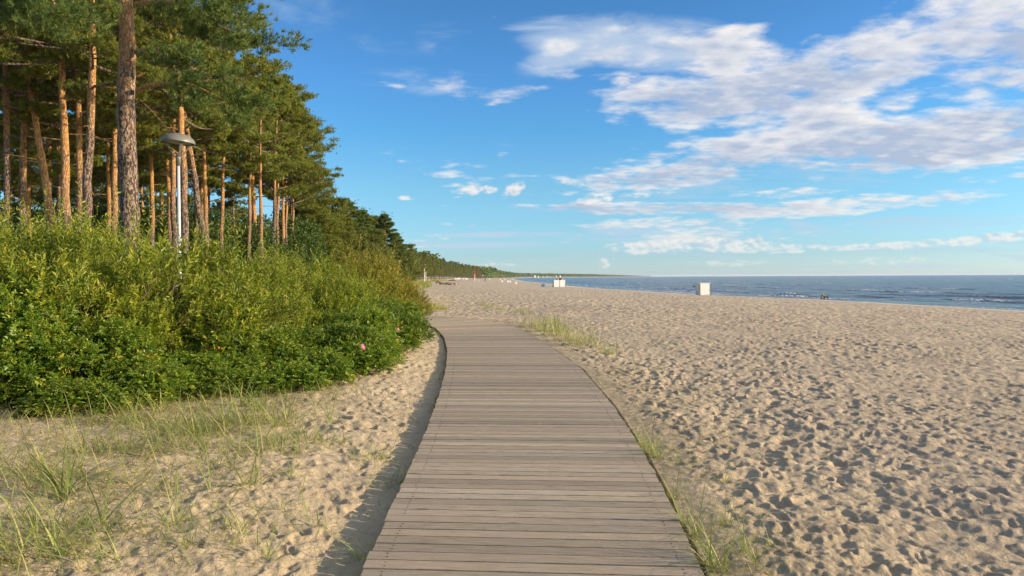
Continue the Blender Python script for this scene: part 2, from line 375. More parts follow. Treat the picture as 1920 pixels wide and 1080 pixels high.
# ---------------------------------------------------------------- the ground, one sheet to the horizon
def build_sand():
    r = [.4]
    while r[-1] < 2.2: r.append(r[-1] * 1.12)
    while r[-1] < 13: r.append(r[-1] + max(.014, .0042 * r[-1]))
    while r[-1] < 75: r.append(r[-1] * 1.0048)
    while r[-1] < 150: r.append(r[-1] * 1.012)
    while r[-1] < 45000: r.append(r[-1] * 1.06)
    r = np.array(r)
    az = np.concatenate([np.arange(-41, 41.001, .088), np.arange(43, 318, 4.0)]) * PI / 180
    x, y = polar(r, az)
    rr = np.sqrt(x * x + y * y); cellr = np.gradient(r)[:, None] * np.ones_like(x)
    lim = np.maximum(cellr * .6, rr * .0016)
    z = ground(x, y)
    t = shore(y) - x
    act = ((rr < 260) & (t > 1) & (y > 0) & (np.abs(np.arctan2(x, y)) < 41.5 * PI / 180))
    xs = x[act]; ys = y[act]; ts = t[act]; lm = lim[act]; rs = rr[act]
    dl = np.interp(ys, LY, LX) - xs; dr = xs - np.interp(ys, RY, RX); near = ys < 36
    left = sstep(-.2, .4, dl) * near
    # how trampled the sand is
    tram = np.clip(1.0 + .35 * fbm(xs, ys, 5.0, 2, 11) + .25 * fbm(xs, ys * .35, 1.6, 2, 12), .6, 1.35)
    tram = np.where(near & (dl > 0), np.clip(1.25 - np.abs(dl - 1.0) * .42, .2, 1.15), tram)
    smooth_by_walk = np.where(near & (dr > 0), sstep(-.1, .6, dr), 1.0)
    smooth_by_walk = np.where(near & (dl > 0), sstep(.0, .35, dl) , smooth_by_walk)
    amp = tram * smooth_by_walk * sstep(3, 11, ts)
    wx = xs + .10 * fbm(xs, ys, .5, 2, 60) + .05 * fbm(xs, ys, .12, 3, 62, .6, lm); wy = ys + .10 * fbm(xs, ys, .5, 2, 61) + .05 * fbm(xs, ys, .12, 3, 63, .6, lm)
    f = np.clip(1.4 - lm / .35, 0, 1)
    d = .0215 * dimples(wx, wy, .195, 101, .9, (.3, 1.0), (.24, .42)) + .0195 * dimples(wx, wy, .33, 203, .75, (.3, 1.0), (.24, .4)) + .009 * dimples(wx, wy, .7, 409, .4) + .006 * f * dimples(wx, wy, .12, 307, .7)
    d = d * np.where(near & (dl > 0), .9, 1.15)
    fine = .010 * fbm(xs, ys, .22, 5, 70, .6, lm) + .016 * fbm(xs, ys, .8, 2, 80)
    rid = (1 - np.abs(fbm(xs, ys, .26, 4, 75, .62, lm))) * .013
    zz = z[act] + rid * (.3 + .7 * smooth_by_walk) * sstep(2, 9, ts) + amp * d * np.clip(1.6 - rs / 260, .5, 1) + fine * smooth_by_walk * sstep(2, 9, ts)
    zz += .006 * fbm(xs, ys, .09, 3, 90, .6, lm) * (.35 + .65 * smooth_by_walk)
    # keep the sand under the planks
    under = near & (dl < .03) & (dr < .03)
    zz = np.where(under, np.minimum(zz, -.10), zz)
    hi = -.014 + .14 * sstep(.03, .9, dr)
    zz = np.where(near & (dr >= .03) & (dr < .9), hi - np.log1p(np.exp((hi - zz) / .02)) * .02, zz)
    z[act] = zz
    dlf = np.interp(y, LY, LX) - x; nearf = (y > 0) & (y < 36)
    wet = sstep(5.5, 3.2, t + .5 * vnoise(x / 6, y / 9, 3)) * (y < 4000)
    drf = x - np.interp(y, RY, RX)
    organic = sstep(57, 62, t) * .9
    organic = np.where(nearf & (dlf > 0), 0.45 * sstep(4.0, 6.0, dlf), organic)
    organic = np.where((y > 2) & (y < 30) & (drf > 0) & (drf < 1.6), np.maximum(organic, .55 * sstep(1.3, .1, drf + .5 * vnoise(x * 2, y * 2, 14))), organic)
    organic = np.where(y > 300, sstep(60, 66, t) * .8, organic)
    tan = .85 * sstep(26, 9, t) * (t > 3.4)
    drf = x - np.interp(y, RY, RX); tan = np.maximum(tan, .62 * np.where(y < 40, sstep(.3, 2.5, drf), sstep(55, 48, t)) * (t > 3.4) * (np.abs(np.arctan2(x, y)) < 2.5))
    far = sstep(14, 40, rr)
    v = np.stack([x, y, z], -1).reshape(-1, 3)
    n0 = len(v); v = np.vstack([v, [[0, 0, -.2]]]); na = len(az)
    tris = [(n0, (j + 1) % na, j) for j in range(na)]
    A = {k: np.append(a.ravel(), 0) for k, a in dict(wet=wet, organic=organic, tan=tan, far=far).items()}
    me = np_mesh('sand', v, grid_quads(len(r), na, True)[:, ::-1], [t_[::-1] for t_ in tris], A, True)
    me.flip_normals() if me.polygons[0].normal.z < 0 else None
    o = link_mesh('beach_sand', me, M['sand']); tag(o, 'pale trampled beach sand full of footprints', kind='structure')
build_sand()

# ---------------------------------------------------------------- the sea
def water_mat():
    m, t, b = mat('water', .12)
    g = t.new('ShaderNodeNewGeometry').outputs['Position']
    foam = attr(t, 'foam'); shal = attr(t, 'shallow')
    n = t.noise(t.vm('MULTIPLY', g, (1, .35, 1)), .05, 4, .6)
    deep = t.mix(t.ss(n, .35, .65), (.016, .030, .052), (.024, .044, .070))
    c = t.mix(t.m('MULTIPLY', shal, .7), deep, (.10, .115, .11))
    fn = t.noise(t.vm('MULTIPLY', g, (1.2, .7, 1)), 3.2, 5, .65)
    fa = t.m('MULTIPLY', foam, t.ss(fn, .40, .62), clamp=True)
    t.put(b.inputs['Base Color'], t.mix(fa, c, (.78, .80, .82)))
    t.put(b.inputs['Roughness'], t.m('ADD', .16, t.m('MULTIPLY', fa, .6)))
    b.inputs['IOR'].default_value = 1.33; b.inputs['Specular IOR Level'].default_value = .12
    h = t.m('ADD', t.noise(t.vm('MULTIPLY', g, (1.0, .55, 1)), .9, 6, .62), t.m('MULTIPLY', t.noise(t.vm('MULTIPLY', g, (1, .5, 1)), .16, 5, .6), 3.0))
    bump(t, b, h, 1.0, .6)
    return m
M['water'] = water_mat()
def build_sea():
    r = [30.0]
    while r[-1] < 420: r.append(r[-1] * 1.0045)
    while r[-1] < 60000: r.append(r[-1] * 1.03)
    r = np.array(r); az = np.concatenate([np.arange(-2, 42, .11), np.arange(42, 80, 2.0)]) * PI / 180
    x, y = polar(r, az); rr = np.hypot(x, y)
    s = x - shore(y)                       # metres off the water's edge
    s2 = s + 1.6 * fbm(x, y, 26, 3, 21)
    crest = np.zeros_like(x); foam = np.zeros_like(x)
    for off, a, seed, cut in ((3.2, .12, 31, .3), (8, .24, 32, .12), (15, .32, 33, .2), (27, .32, 34, .32), (44, .24, 35, .42), (70, .2, 36, .5)):
        var = vnoise(y / 17 + seed, x / 60, seed) * .6 + vnoise(y / 6 + seed, x / 40, seed + 9) * .4
        o_ = off + 1.8 * vnoise(y / 30, x / 90, seed + 4)
        q = (s2 - o_)
        prof = np.where(q < 0, np.exp(-(q / .55) ** 2), np.exp(-(q / 1.8) ** 2))
        crest += a * prof * sstep(-.5, .6, var)
        foam += .8 * np.exp(-((q + .25) / .42) ** 2) * sstep(cut - .22, cut + .02, var) * 1.6
        foam += .35 * np.exp(-((q + 1.6) / 1.3) ** 2) * sstep(cut - .1, cut + .3, var)
    foam += 1.2 * np.exp(-((s2 - .35) / .3) ** 2) * sstep(-.4, .2, vnoise(y / 9, x / 9, 77))
    caps = sstep(.72, .9, vnoise(x / 7, y / 3, 51)) * sstep(.2, .5, vnoise(x / 60, y / 60, 52)) * sstep(20, 40, s)
    foam += caps * .9
    lim = np.maximum(np.gradient(r)[:, None] * .8, rr * .0019)
    chop = .075 * fbm(x, y * .55, 3.2, 4, 61, .55, lim) + .06 * fbm(x, y * .4, 9, 2, 63, .5, lim)
    z = SEA + (crest + chop * sstep(0, 8, s)) * sstep(0, 2.5, s)
    shal = sstep(16, 1, s)
    far = y > 1500
    foam = np.where(rr > 900, 0, foam); 
    v = np.stack([x, y, z], -1).reshape(-1, 3)
    o = link_mesh('sea', np_mesh('sea', v, grid_quads(len(r), len(az))[:, ::-1], None, dict(foam=foam.ravel(), shallow=shal.ravel()), True), M['water'])
    tag(o, 'choppy slate blue sea with small white breakers near the shore', kind='structure')
build_sea()

# ---------------------------------------------------------------- boardwalk
def wood_mat():
    m, t, b = mat('weathered_wood', .75)
    uv = t.new('ShaderNodeUVMap').outputs[0]; tn = attr(t)
    off = t.new('ShaderNodeCombineXYZ'); t.put(off.inputs[0], t.m('MULTIPLY', tn, 37.0)); t.put(off.inputs[1], t.m('MULTIPLY', tn, 91.0))
    p = t.vm('ADD', uv, off.outputs[0])
    gr = t.noise(t.vm('MULTIPLY', p, (3.0, 55, 1)), 1.6, 6, .65, dist=.5)
    gf = t.noise(t.vm('MULTIPLY', p, (14, 260, 1)), 1.0, 3, .6)
    bl = t.noise(t.vm('MULTIPLY', p, (1.6, 5, 1)), 1.0, 4, .6)
    c = t.ramp(gr, [(.28, (.125, .095, .06)), (.5, (.305, .245, .165)), (.72, (.42, .34, .235))])
    c = t.mix(t.m('MULTIPLY', t.ss(bl, .45, .75), .5), c, (.29, .26, .22))
    c = t.mix(t.m('MULTIPLY', t.ss(t.m('FRACT', t.m('MULTIPLY', tn, 3.77)), .6, 1.0), .4), c, (.30, .22, .145))
    c = t.mix(t.m('MULTIPLY', t.ss(gf, .52, .7), .35), c, (.32, .27, .215))
    # knots, grain checks and sand dust
    kn = t.new('ShaderNodeTexVoronoi', feature='F1'); t.put(kn.inputs['Vector'], t.vm('MULTIPLY', p, (1.7, 7.0, 1))); kn.inputs['Scale'].default_value = 1.0
    c = t.mix(t.m('MULTIPLY', t.ss(kn.outputs['Distance'], .12, .04), .75), c, (.12, .08, .055))
    g = t.new('ShaderNodeNewGeometry').outputs['Position']
    dust = t.m('MULTIPLY', t.ss(t.noise(g, 48, 4, .7), .56, .66), t.ss(t.noise(g, 1.2, 3, .6), .35, .7))
    c = t.mix(t.m('MULTIPLY', dust, .8), c, (.46, .385, .285))
    br = t.m('ADD', .72, t.m('MULTIPLY', t.m('FRACT', t.m('MULTIPLY', tn, 7.31)), .54))
    c = t.mix(1.0, c, t.new('ShaderNodeCombineColor').outputs[0], 'MIX') if False else t.vm('SCALE', c, br)
    t.put(b.inputs['Base Color'], c)
    b.inputs['Specular IOR Level'].default_value = .3
    bump(t, b, t.m('ADD', gr, t.m('MULTIPLY', gf, .5)), .8, .005)
    return m
M['wood'] = wood_mat()
M['steel'] = plain('screw_steel', (.07, .06, .055), .6, .3)
M['beam'] = plain('beam_wood', (.12, .09, .065), .9, .3)

def smooth_line(X, Y, n):
    X = np.asarray(X, float); Y = np.asarray(Y, float)
    s = np.concatenate([[0], np.cumsum(np.hypot(np.diff(X), np.diff(Y)))]); s /= s[-1]
    u = np.linspace(0, 1, n)
    px = np.interp(u, s, X); py = np.interp(u, s, Y)
    k = max(3, n // 24); ker = np.hanning(k * 2 + 1); ker /= ker.sum()
    def sm(a):
        a2 = np.concatenate([a[0] + (a[0] - a[1:k + 1][::-1]), a, a[-1] + (a[-1] - a[-k - 1:-1][::-1])])
        return np.convolve(a2, ker, 'valid')
    return sm(px), sm(py)
def build_boardwalk():
    n = 250
    # pair points of the two edges that share a plank
    u = np.linspace(0, 1, 13)
    lx, ly = smooth_line(LX, LY, 400); rx, ry = smooth_line(RX, RY, 400)
    def arc(a, b): return np.concatenate([[0], np.cumsum(np.hypot(np.diff(a), np.diff(b)))])
    sl_, sr_ = arc(lx, ly), arc(rx, ry)
    # plank k sits at a given distance along the middle of the walk; its ends follow the edges
    ks = np.linspace(0, 1, n + 1)
    def pick(a, s, k): return np.interp(k * s[-1], s, a)
    # keep the near planks evenly angled: match by distance near the camera, by share of length in the bend
    fl = np.interp(ks, [0, .55, 1], [0, .55 * 34.5 / sl_[-1], 1]); fr = np.interp(ks, [0, .55, 1], [0, .55 * 34.5 / sr_[-1] * 1.0, 1])
    Lx, Ly, Rx, Ry = pick(lx, sl_, fl), pick(ly, sl_, fl), pick(rx, sr_, fr), pick(ry, sr_, fr)
    V = []; Q = []; UV = []; T = []; scr = MB()
    r = random.Random(3)
    for k in range(n):
        a = Vector((Lx[k], Ly[k], 0)); b = Vector((Rx[k], Ry[k], 0)); c = Vector((Rx[k + 1], Ry[k + 1], 0)); d = Vector((Lx[k + 1], Ly[k + 1], 0))
        g = .0065 + r.random() * .003
        ad = (d - a).normalized() * g; bc = (c - b).normalized() * g
        a += ad; b += bc; c -= bc; d -= ad
        z0 = r.uniform(-.0022, .0022); tl = r.uniform(-.002, .002)
        ja = (b - a).normalized() * r.uniform(-.009, .009); jb = (b - a).normalized() * r.uniform(-.009, .009)
        a += ja; d += ja; b += jb; c += jb
        top = [p + Vector((0, 0, z0 + s * tl)) for p, s in ((a, -1), (b, 1), (c, 1), (d, -1))]
        bot = [p - Vector((0, 0, .032)) for p in top]
        # bevel: inset top ring slightly lower at its rim
        rim = [p - Vector((0, 0, .0015)) for p in top]
        ctr = sum(top, Vector()) / 4
        ins = []
        for p, q_, s in ((top[0], top[3], 1), (top[1], top[2], 1), (top[2], top[1], 1), (top[3], top[0], 1)):
            ins.append(p + (q_ - p).normalized() * .0015)
        i = len(V); V += ins + rim + bot
        Q += [(i, i + 1, i + 2, i + 3)]
        for e in range(4):
            f = (e + 1) % 4
            Q += [(i + 4 + e, i + 4 + f, i + f, i + e), (i + 8 + e, i + 8 + f, i + 4 + f, i + 4 + e)]
        W = (b - a).length; H = (d - a).length
        uv = [(0, 0), (W, 0), (W, H), (0, H)]
        UV += uv * 3; T += [r.random()] * 12
        if top[0].y < 16:
            for f in (.06, .945):
                for h in (.27, .73):
                    p = a.lerp(b, f).lerp(d.lerp(c, f), h) + Vector((r.uniform(-.006, .006), r.uniform(-.004, .004), z0 + .0015))
                    th = np.arange(8) * PI / 4; rad = .0062
                    v = np.stack([p.x + rad * np.cos(th), p.y + rad * np.sin(th), np.full(8, p.z)], -1)
                    v = np.vstack([v, v - [0, 0, .004]])
                    scr.add(v, q=[(0, 1, 2, 3), (0, 3, 4, 7), (7, 4, 5, 6)] + [(j + 8, (j + 1) % 8 + 8, (j + 1) % 8, j) for j in range(8)])
    me = np_mesh('boardwalk', np.array([v[:] for v in V]), Q, None, {'tone': T})
    uvl = me.uv_layers.new(name='UVMap'); li = np.zeros(len(me.loops), np.int32); me.loops.foreach_get('vertex_index', li)
    uvl.data.foreach_set('uv', np.array(UV, np.float32)[li].ravel())
    o = link_mesh('boardwalk', me, M['wood']); tag(o, 'weathered grey brown plank boardwalk curving left', kind='structure')
    s = scr.build('screws', M['steel'], o); s['kind'] = 'stuff'
    for X, Y, sg in ((lx, ly, 1), (rx, ry, -1)):
        bm = MB(); dx = np.gradient(X); dy = np.gradient(Y); ln = np.hypot(dx, dy)
        nx, ny = dy / ln * sg, -dx / ln * sg
        for kk in range(0, 396, 6):
            e = min(kk + 6, 399)
            P = []
            for z in (-.034, -.15):
                for i_, w_ in ((kk, .055), (e, .055), (e, .105), (kk, .105)): P.append((X[i_] + nx[i_] * w_, Y[i_] + ny[i_] * w_, z))
            bm.add(P, q=[(0, 1, 2, 3), (7, 6, 5, 4), (0, 4, 5, 1), (2, 6, 7, 3)])
        bm.build('edge_beam', M['beam'], o)
build_boardwalk()

# ---------------------------------------------------------------- foliage materials
def leaf_mat(name, dark, light, third=None, rough=.5, trans=.35, spec=.4):
    m, t, b = mat(name, rough)
    tn = attr(t); oi = t.new('ShaderNodeObjectInfo').outputs['Random']
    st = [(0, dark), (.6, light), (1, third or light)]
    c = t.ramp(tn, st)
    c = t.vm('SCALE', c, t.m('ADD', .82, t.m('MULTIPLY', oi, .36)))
    t.put(b.inputs['Base Color'], c); b.inputs['Specular IOR Level'].default_value = spec
    tr = t.new('ShaderNodeBsdfTranslucent'); t.put(tr.inputs[0], t.vm('MULTIPLY', c, (1.2, 1.3, .55)))
    mx = t.new('ShaderNodeMixShader'); mx.inputs[0].default_value = trans
    t.l.new(b.outputs[0], mx.inputs[1]); t.l.new(tr.outputs[0], mx.inputs[2])
    t.l.new(mx.outputs[0], t.n['Material Output'].inputs[0])
    return m
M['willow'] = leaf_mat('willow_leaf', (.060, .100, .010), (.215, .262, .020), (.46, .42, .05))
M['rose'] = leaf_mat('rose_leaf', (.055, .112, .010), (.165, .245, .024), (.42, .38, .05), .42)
M['yellow'] = leaf_mat('yellow_willow_leaf', (.12, .14, .015), (.24, .22, .025), (.36, .26, .04))
M['needle'] = leaf_mat('pine_needle', (.070, .092, .012), (.170, .200, .026), (.32, .26, .04), .55, .22, .3)
M['needle_blue'] = leaf_mat('blue_pine_needle', (.055, .092, .020), (.130, .185, .040), (.24, .23, .045), .55, .2, .3)
M['broad'] = leaf_mat('broad_leaf', (.025, .060, .012), (.075, .120, .020), (.13, .15, .025), .5, .3)
M['grass'] = leaf_mat('dune_grass_blade', (.12, .17, .04), (.27, .31, .08), (.48, .42, .15), .5, .3)
M['straw'] = leaf_mat('straw', (.20, .17, .06), (.34, .29, .11), (.42, .34, .16), .7, .25)
M['twig'] = plain('twig_bark', (.17, .12, .06), .85, .3, 20)
M['petal'] = plain('pink_petal', (.80, .10, .38), .5, .1)
M['pollen'] = plain('yellow_stamen', (.75, .5, .08), .7, .1)
M['hip'] = plain('orange_hip', (.55, .13, .04), .35, .25, 30)
def bark_mat():
    m, t, b = mat('pine_bark', .9)
    o = objc(t); sp = t.new('ShaderNodeSeparateXYZ'); t.put(sp.inputs[0], o)
    up = t.m('ADD', attr(t), t.m('MULTIPLY', t.m('SUBTRACT', t.new('ShaderNodeObjectInfo').outputs['Random'], .75), .55))                                  # 0 old plated bark at the foot, 1 thin orange bark above
    big = t.noise(t.vm('MULTIPLY', o, (5, 5, 1.2)), 1.0, 5, .65)
    f = t.ss(t.m('ADD', up, t.m('MULTIPLY', t.m('SUBTRACT', big, .5), 1.3)), .30, .75)
    vo = t.new('ShaderNodeTexVoronoi', feature='F1'); t.put(vo.inputs['Vector'], t.vm('ADD', t.vm('MULTIPLY', o, (22, 22, 7)), t.vm('SCALE', t.noise(o, 9, 3, .6, 1), 3.0))); vo.inputs['Scale'].default_value = 1
    crack = t.ss(vo.outputs['Distance'], .35, .72)
    fine = t.noise(t.vm('MULTIPLY', o, (30, 30, 12)), 1.0, 5, .65)
    lo = t.mix(t.ss(fine, .3, .7), (.17, .125, .095), (.34, .26, .20)); lo = t.mix(crack, lo, (.055, .038, .028))
    hi = t.mix(t.ss(fine, .3, .7), (.40, .20, .07), (.68, .41, .16)); hi = t.mix(t.m('MULTIPLY', t.ss(big, .5, .66), .7), hi, (.26, .19, .14))
    hi = t.mix(t.m('MULTIPLY', crack, .55), hi, (.17, .07, .03))
    t.put(b.inputs['Base Color'], t.mix(f, lo, hi)); b.inputs['Specular IOR Level'].default_value = .2
    h = t.m('ADD', t.m('MULTIPLY', crack, -1.0), t.m('MULTIPLY', fine, .6))
    bump(t, b, h, .9, .03)
    return m
M['bark'] = bark_mat()

# ---------------------------------------------------------------- leaves in bulk
def norm(a): return a / (np.linalg.norm(a, axis=-1, keepdims=True) + 1e-9)
def leaves(base, dr, up, L, W, tone, rg, fold=.25):
    """one pointed, lightly folded leaf per row: 4 corners round a mid rib"""
    n = len(base); dr = norm(dr); side = norm(np.cross(dr, up)); nrm = np.cross(side, dr)
    L = np.asarray(L)[:, None]; W = np.asarray(W)[:, None]
    b = base; tip = base + dr * L - nrm * L * .12
    l = base + dr * L * .45 + side * W * .5 + nrm * W * fold; r_ = base + dr * L * .45 - side * W * .5 + nrm * W * fold
    v = np.stack([b, l, tip, r_], 1).reshape(-1, 3)
    i = np.arange(n)[:, None] * 4
    t = np.concatenate([i + [0, 1, 2], i + [0, 2, 3]], 0)
    return v, t, np.repeat(tone, 4)
def round_leaves(base, dr, up, L, W, tone):
    n = len(base); dr = norm(dr); side = norm(np.cross(dr, up)); nrm = np.cross(side, dr)
    L = np.asarray(L)[:, None]; W = np.asarray(W)[:, None]
    P = [base, base + dr * L * .35 + side * W * .5 + nrm * W * .18, base + dr * L * .8 + side * W * .38 + nrm * W * .1, base + dr * L * 1.0 - nrm * L * .1,
         base + dr * L * .8 - side * W * .38 + nrm * W * .1, base + dr * L * .35 - side * W * .5 + nrm * W * .18]
    v = np.stack(P, 1).reshape(-1, 3); i = np.arange(n)[:, None] * 6
    t = np.concatenate([i + [0, 1, 2], i + [0, 2, 3], i + [0, 3, 4], i + [0, 4, 5]], 0)
    return v, t, np.repeat(tone, 6)
def rnd_dir(rg, n):
    v = rg.normal(size=(n, 3)); return norm(v)

def shrub_meshes(kind, seed, rad, H, twigs):
    """foliage mesh and stem mesh of one bush about its foot"""
    rg = np.random.default_rng(seed); fol = MB(); st = MB()
    # lumpy dome: several lobes
    nl = 7
    la = rg.uniform(0, 2 * PI, nl); lr = rad * rg.uniform(.25, .85, nl); lh = H * rg.uniform(.45, 1.0, nl)
    lobes = np.stack([lr * np.cos(la), lr * np.sin(la), lh * .5], -1); ls = np.stack([rad * rg.uniform(.3, .5, nl)] * 2 + [lh * .5], -1)
    lobes[0] = (0, 0, H * .5); ls[0] = (rad * .6, rad * .6, H * .5)
    pick = rg.integers(0, nl, twigs); d = rnd_dir(rg, twigs); d[:, 2] = np.where(d[:, 2] < -.55, -d[:, 2], d[:, 2])
    rr = rg.uniform(.62, 1.0, twigs) ** .7
    base = lobes[pick] + d * ls[pick] * rr[:, None]
    base[:, 2] = np.clip(base[:, 2], .04, None)
    if kind == 'rose': up_b = .55
    else: up_b = .62
    td = norm(d * [1, 1, .6] * .9 + [0, 0, up_b] + rg.normal(size=(twigs, 3)) * .28)
    tl = (rg.uniform(.22, .42, twigs) if kind != 'rose' else rg.uniform(.12, .26, twigs))
    # long shoots standing out of the top
    if kind != 'rose':
        top = base[:, 2] > H * .74
        tl = np.where(top & (rg.random(twigs) < .24), tl * 2.2, tl)
        td[top] = norm(td[top] + [0, 0, 1.0])
    # twig sticks (every second one)
    for k in range(0, twigs, 4):
        p0 = base[k] - td[k] * tl[k] * .5; p1 = base[k] + td[k] * tl[k]
        st.tube([p0, (p0 + p1) / 2 + rg.normal(size=3) * .01, p1], [.003, .002, .001], 3, False)
    for k in range(16):
        e = base[rg.integers(0, twigs)]; f = np.array([rg.normal() * .12, rg.normal() * .12, -.1])
        mid = (f + e) / 2 * [.7, .7, 1.1]
        st.tube([f, mid, e], [.016, .011, .004], 5, False)
    m = 20 if kind != 'rose' else 7
    s = np.broadcast_to(np.linspace(.05, 1.0, m), (twigs, m))
    tipness = s.ravel()
    P = (base[:, None] + td[:, None] * (tl[:, None] * s)[..., None]).reshape(-1, 3)
    D = np.repeat(td, m, 0)
    radial = norm(np.cross(D, rnd_dir(rg, len(D))))
    N = len(P)
    if kind != 'rose':
        ld = norm(D * .75 + radial * .75 + rg.normal(size=(N, 3)) * .15)
        L = rg.uniform(.055, .10, N) * (1.05 - .45 * np.abs(tipness - .5)); W = L * rg.uniform(.26, .38, N)
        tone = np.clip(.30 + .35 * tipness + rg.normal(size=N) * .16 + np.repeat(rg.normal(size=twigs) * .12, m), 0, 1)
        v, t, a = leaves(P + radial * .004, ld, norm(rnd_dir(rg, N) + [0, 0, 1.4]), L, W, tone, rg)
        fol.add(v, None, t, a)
    else:
        # compound leaves: a stalk with seven rounded leaflets
        ld = norm(D * .45 + radial * .9 + [0, 0, .15]); upn = norm(rg.normal(size=(N, 3)) * .35 + [0, 0, 1.0] + radial * .3)
        L = rg.uniform(.075, .125, N); side = norm(np.cross(ld, upn))
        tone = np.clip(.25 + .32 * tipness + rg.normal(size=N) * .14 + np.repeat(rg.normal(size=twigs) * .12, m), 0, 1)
        for q, sg in ((.35, 1), (.35, -1), (.62, 1), (.62, -1), (.85, 1), (.85, -1), (1.0, 0)):
            b = P + ld * (L * q)[:, None]
            dd = norm(ld * (.55 if sg else 1) + side * sg * .9 + rg.normal(size=(N, 3)) * .08)
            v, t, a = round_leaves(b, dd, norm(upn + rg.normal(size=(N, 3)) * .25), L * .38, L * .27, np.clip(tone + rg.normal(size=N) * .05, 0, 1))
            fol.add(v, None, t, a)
    return fol.mesh('foliage'), st.mesh('stems'), lobes, ls

def petal_flower():
    m = MB()
    for k in range(5):
        a = k * 2 * PI / 5; n = 7; th = np.linspace(-.5, .5, n)
        rim = np.stack([.036 * np.cos(a + th) * (1 - .15 * (np.abs(th) < .1)), .036 * np.sin(a + th) * (1 - .15 * (np.abs(th) < .1)), np.full(n, .012) + .003 * np.cos(th * 9)], -1)
        midr = np.stack([.02 * np.cos(a + th * .8), .02 * np.sin(a + th * .8), np.full(n, .004)], -1)
        v = np.vstack([[[0, 0, 0]], midr, rim])
        t = [(0, 1 + j, 2 + j) for j in range(n - 1)]; q = [(1 + j, 8 + j, 9 + j, 2 + j) for j in range(n - 1)]
        m.add(v, q, t)
    return m.mesh('flower')
def stamen():
    m = MB(); m.lathe([(.0, .002), (.007, .004), (.008, .009), (.004, .013), (0, .0135)], 8); return m.mesh('flower_centre')
def hip_mesh():
    m = MB(); m.lathe([(0, -.011), (.008, -.009), (.013, 0), (.010, .009), (.004, .012), (.005, .018), (0, .016)], 8); return m.mesh('rose_hip', True)

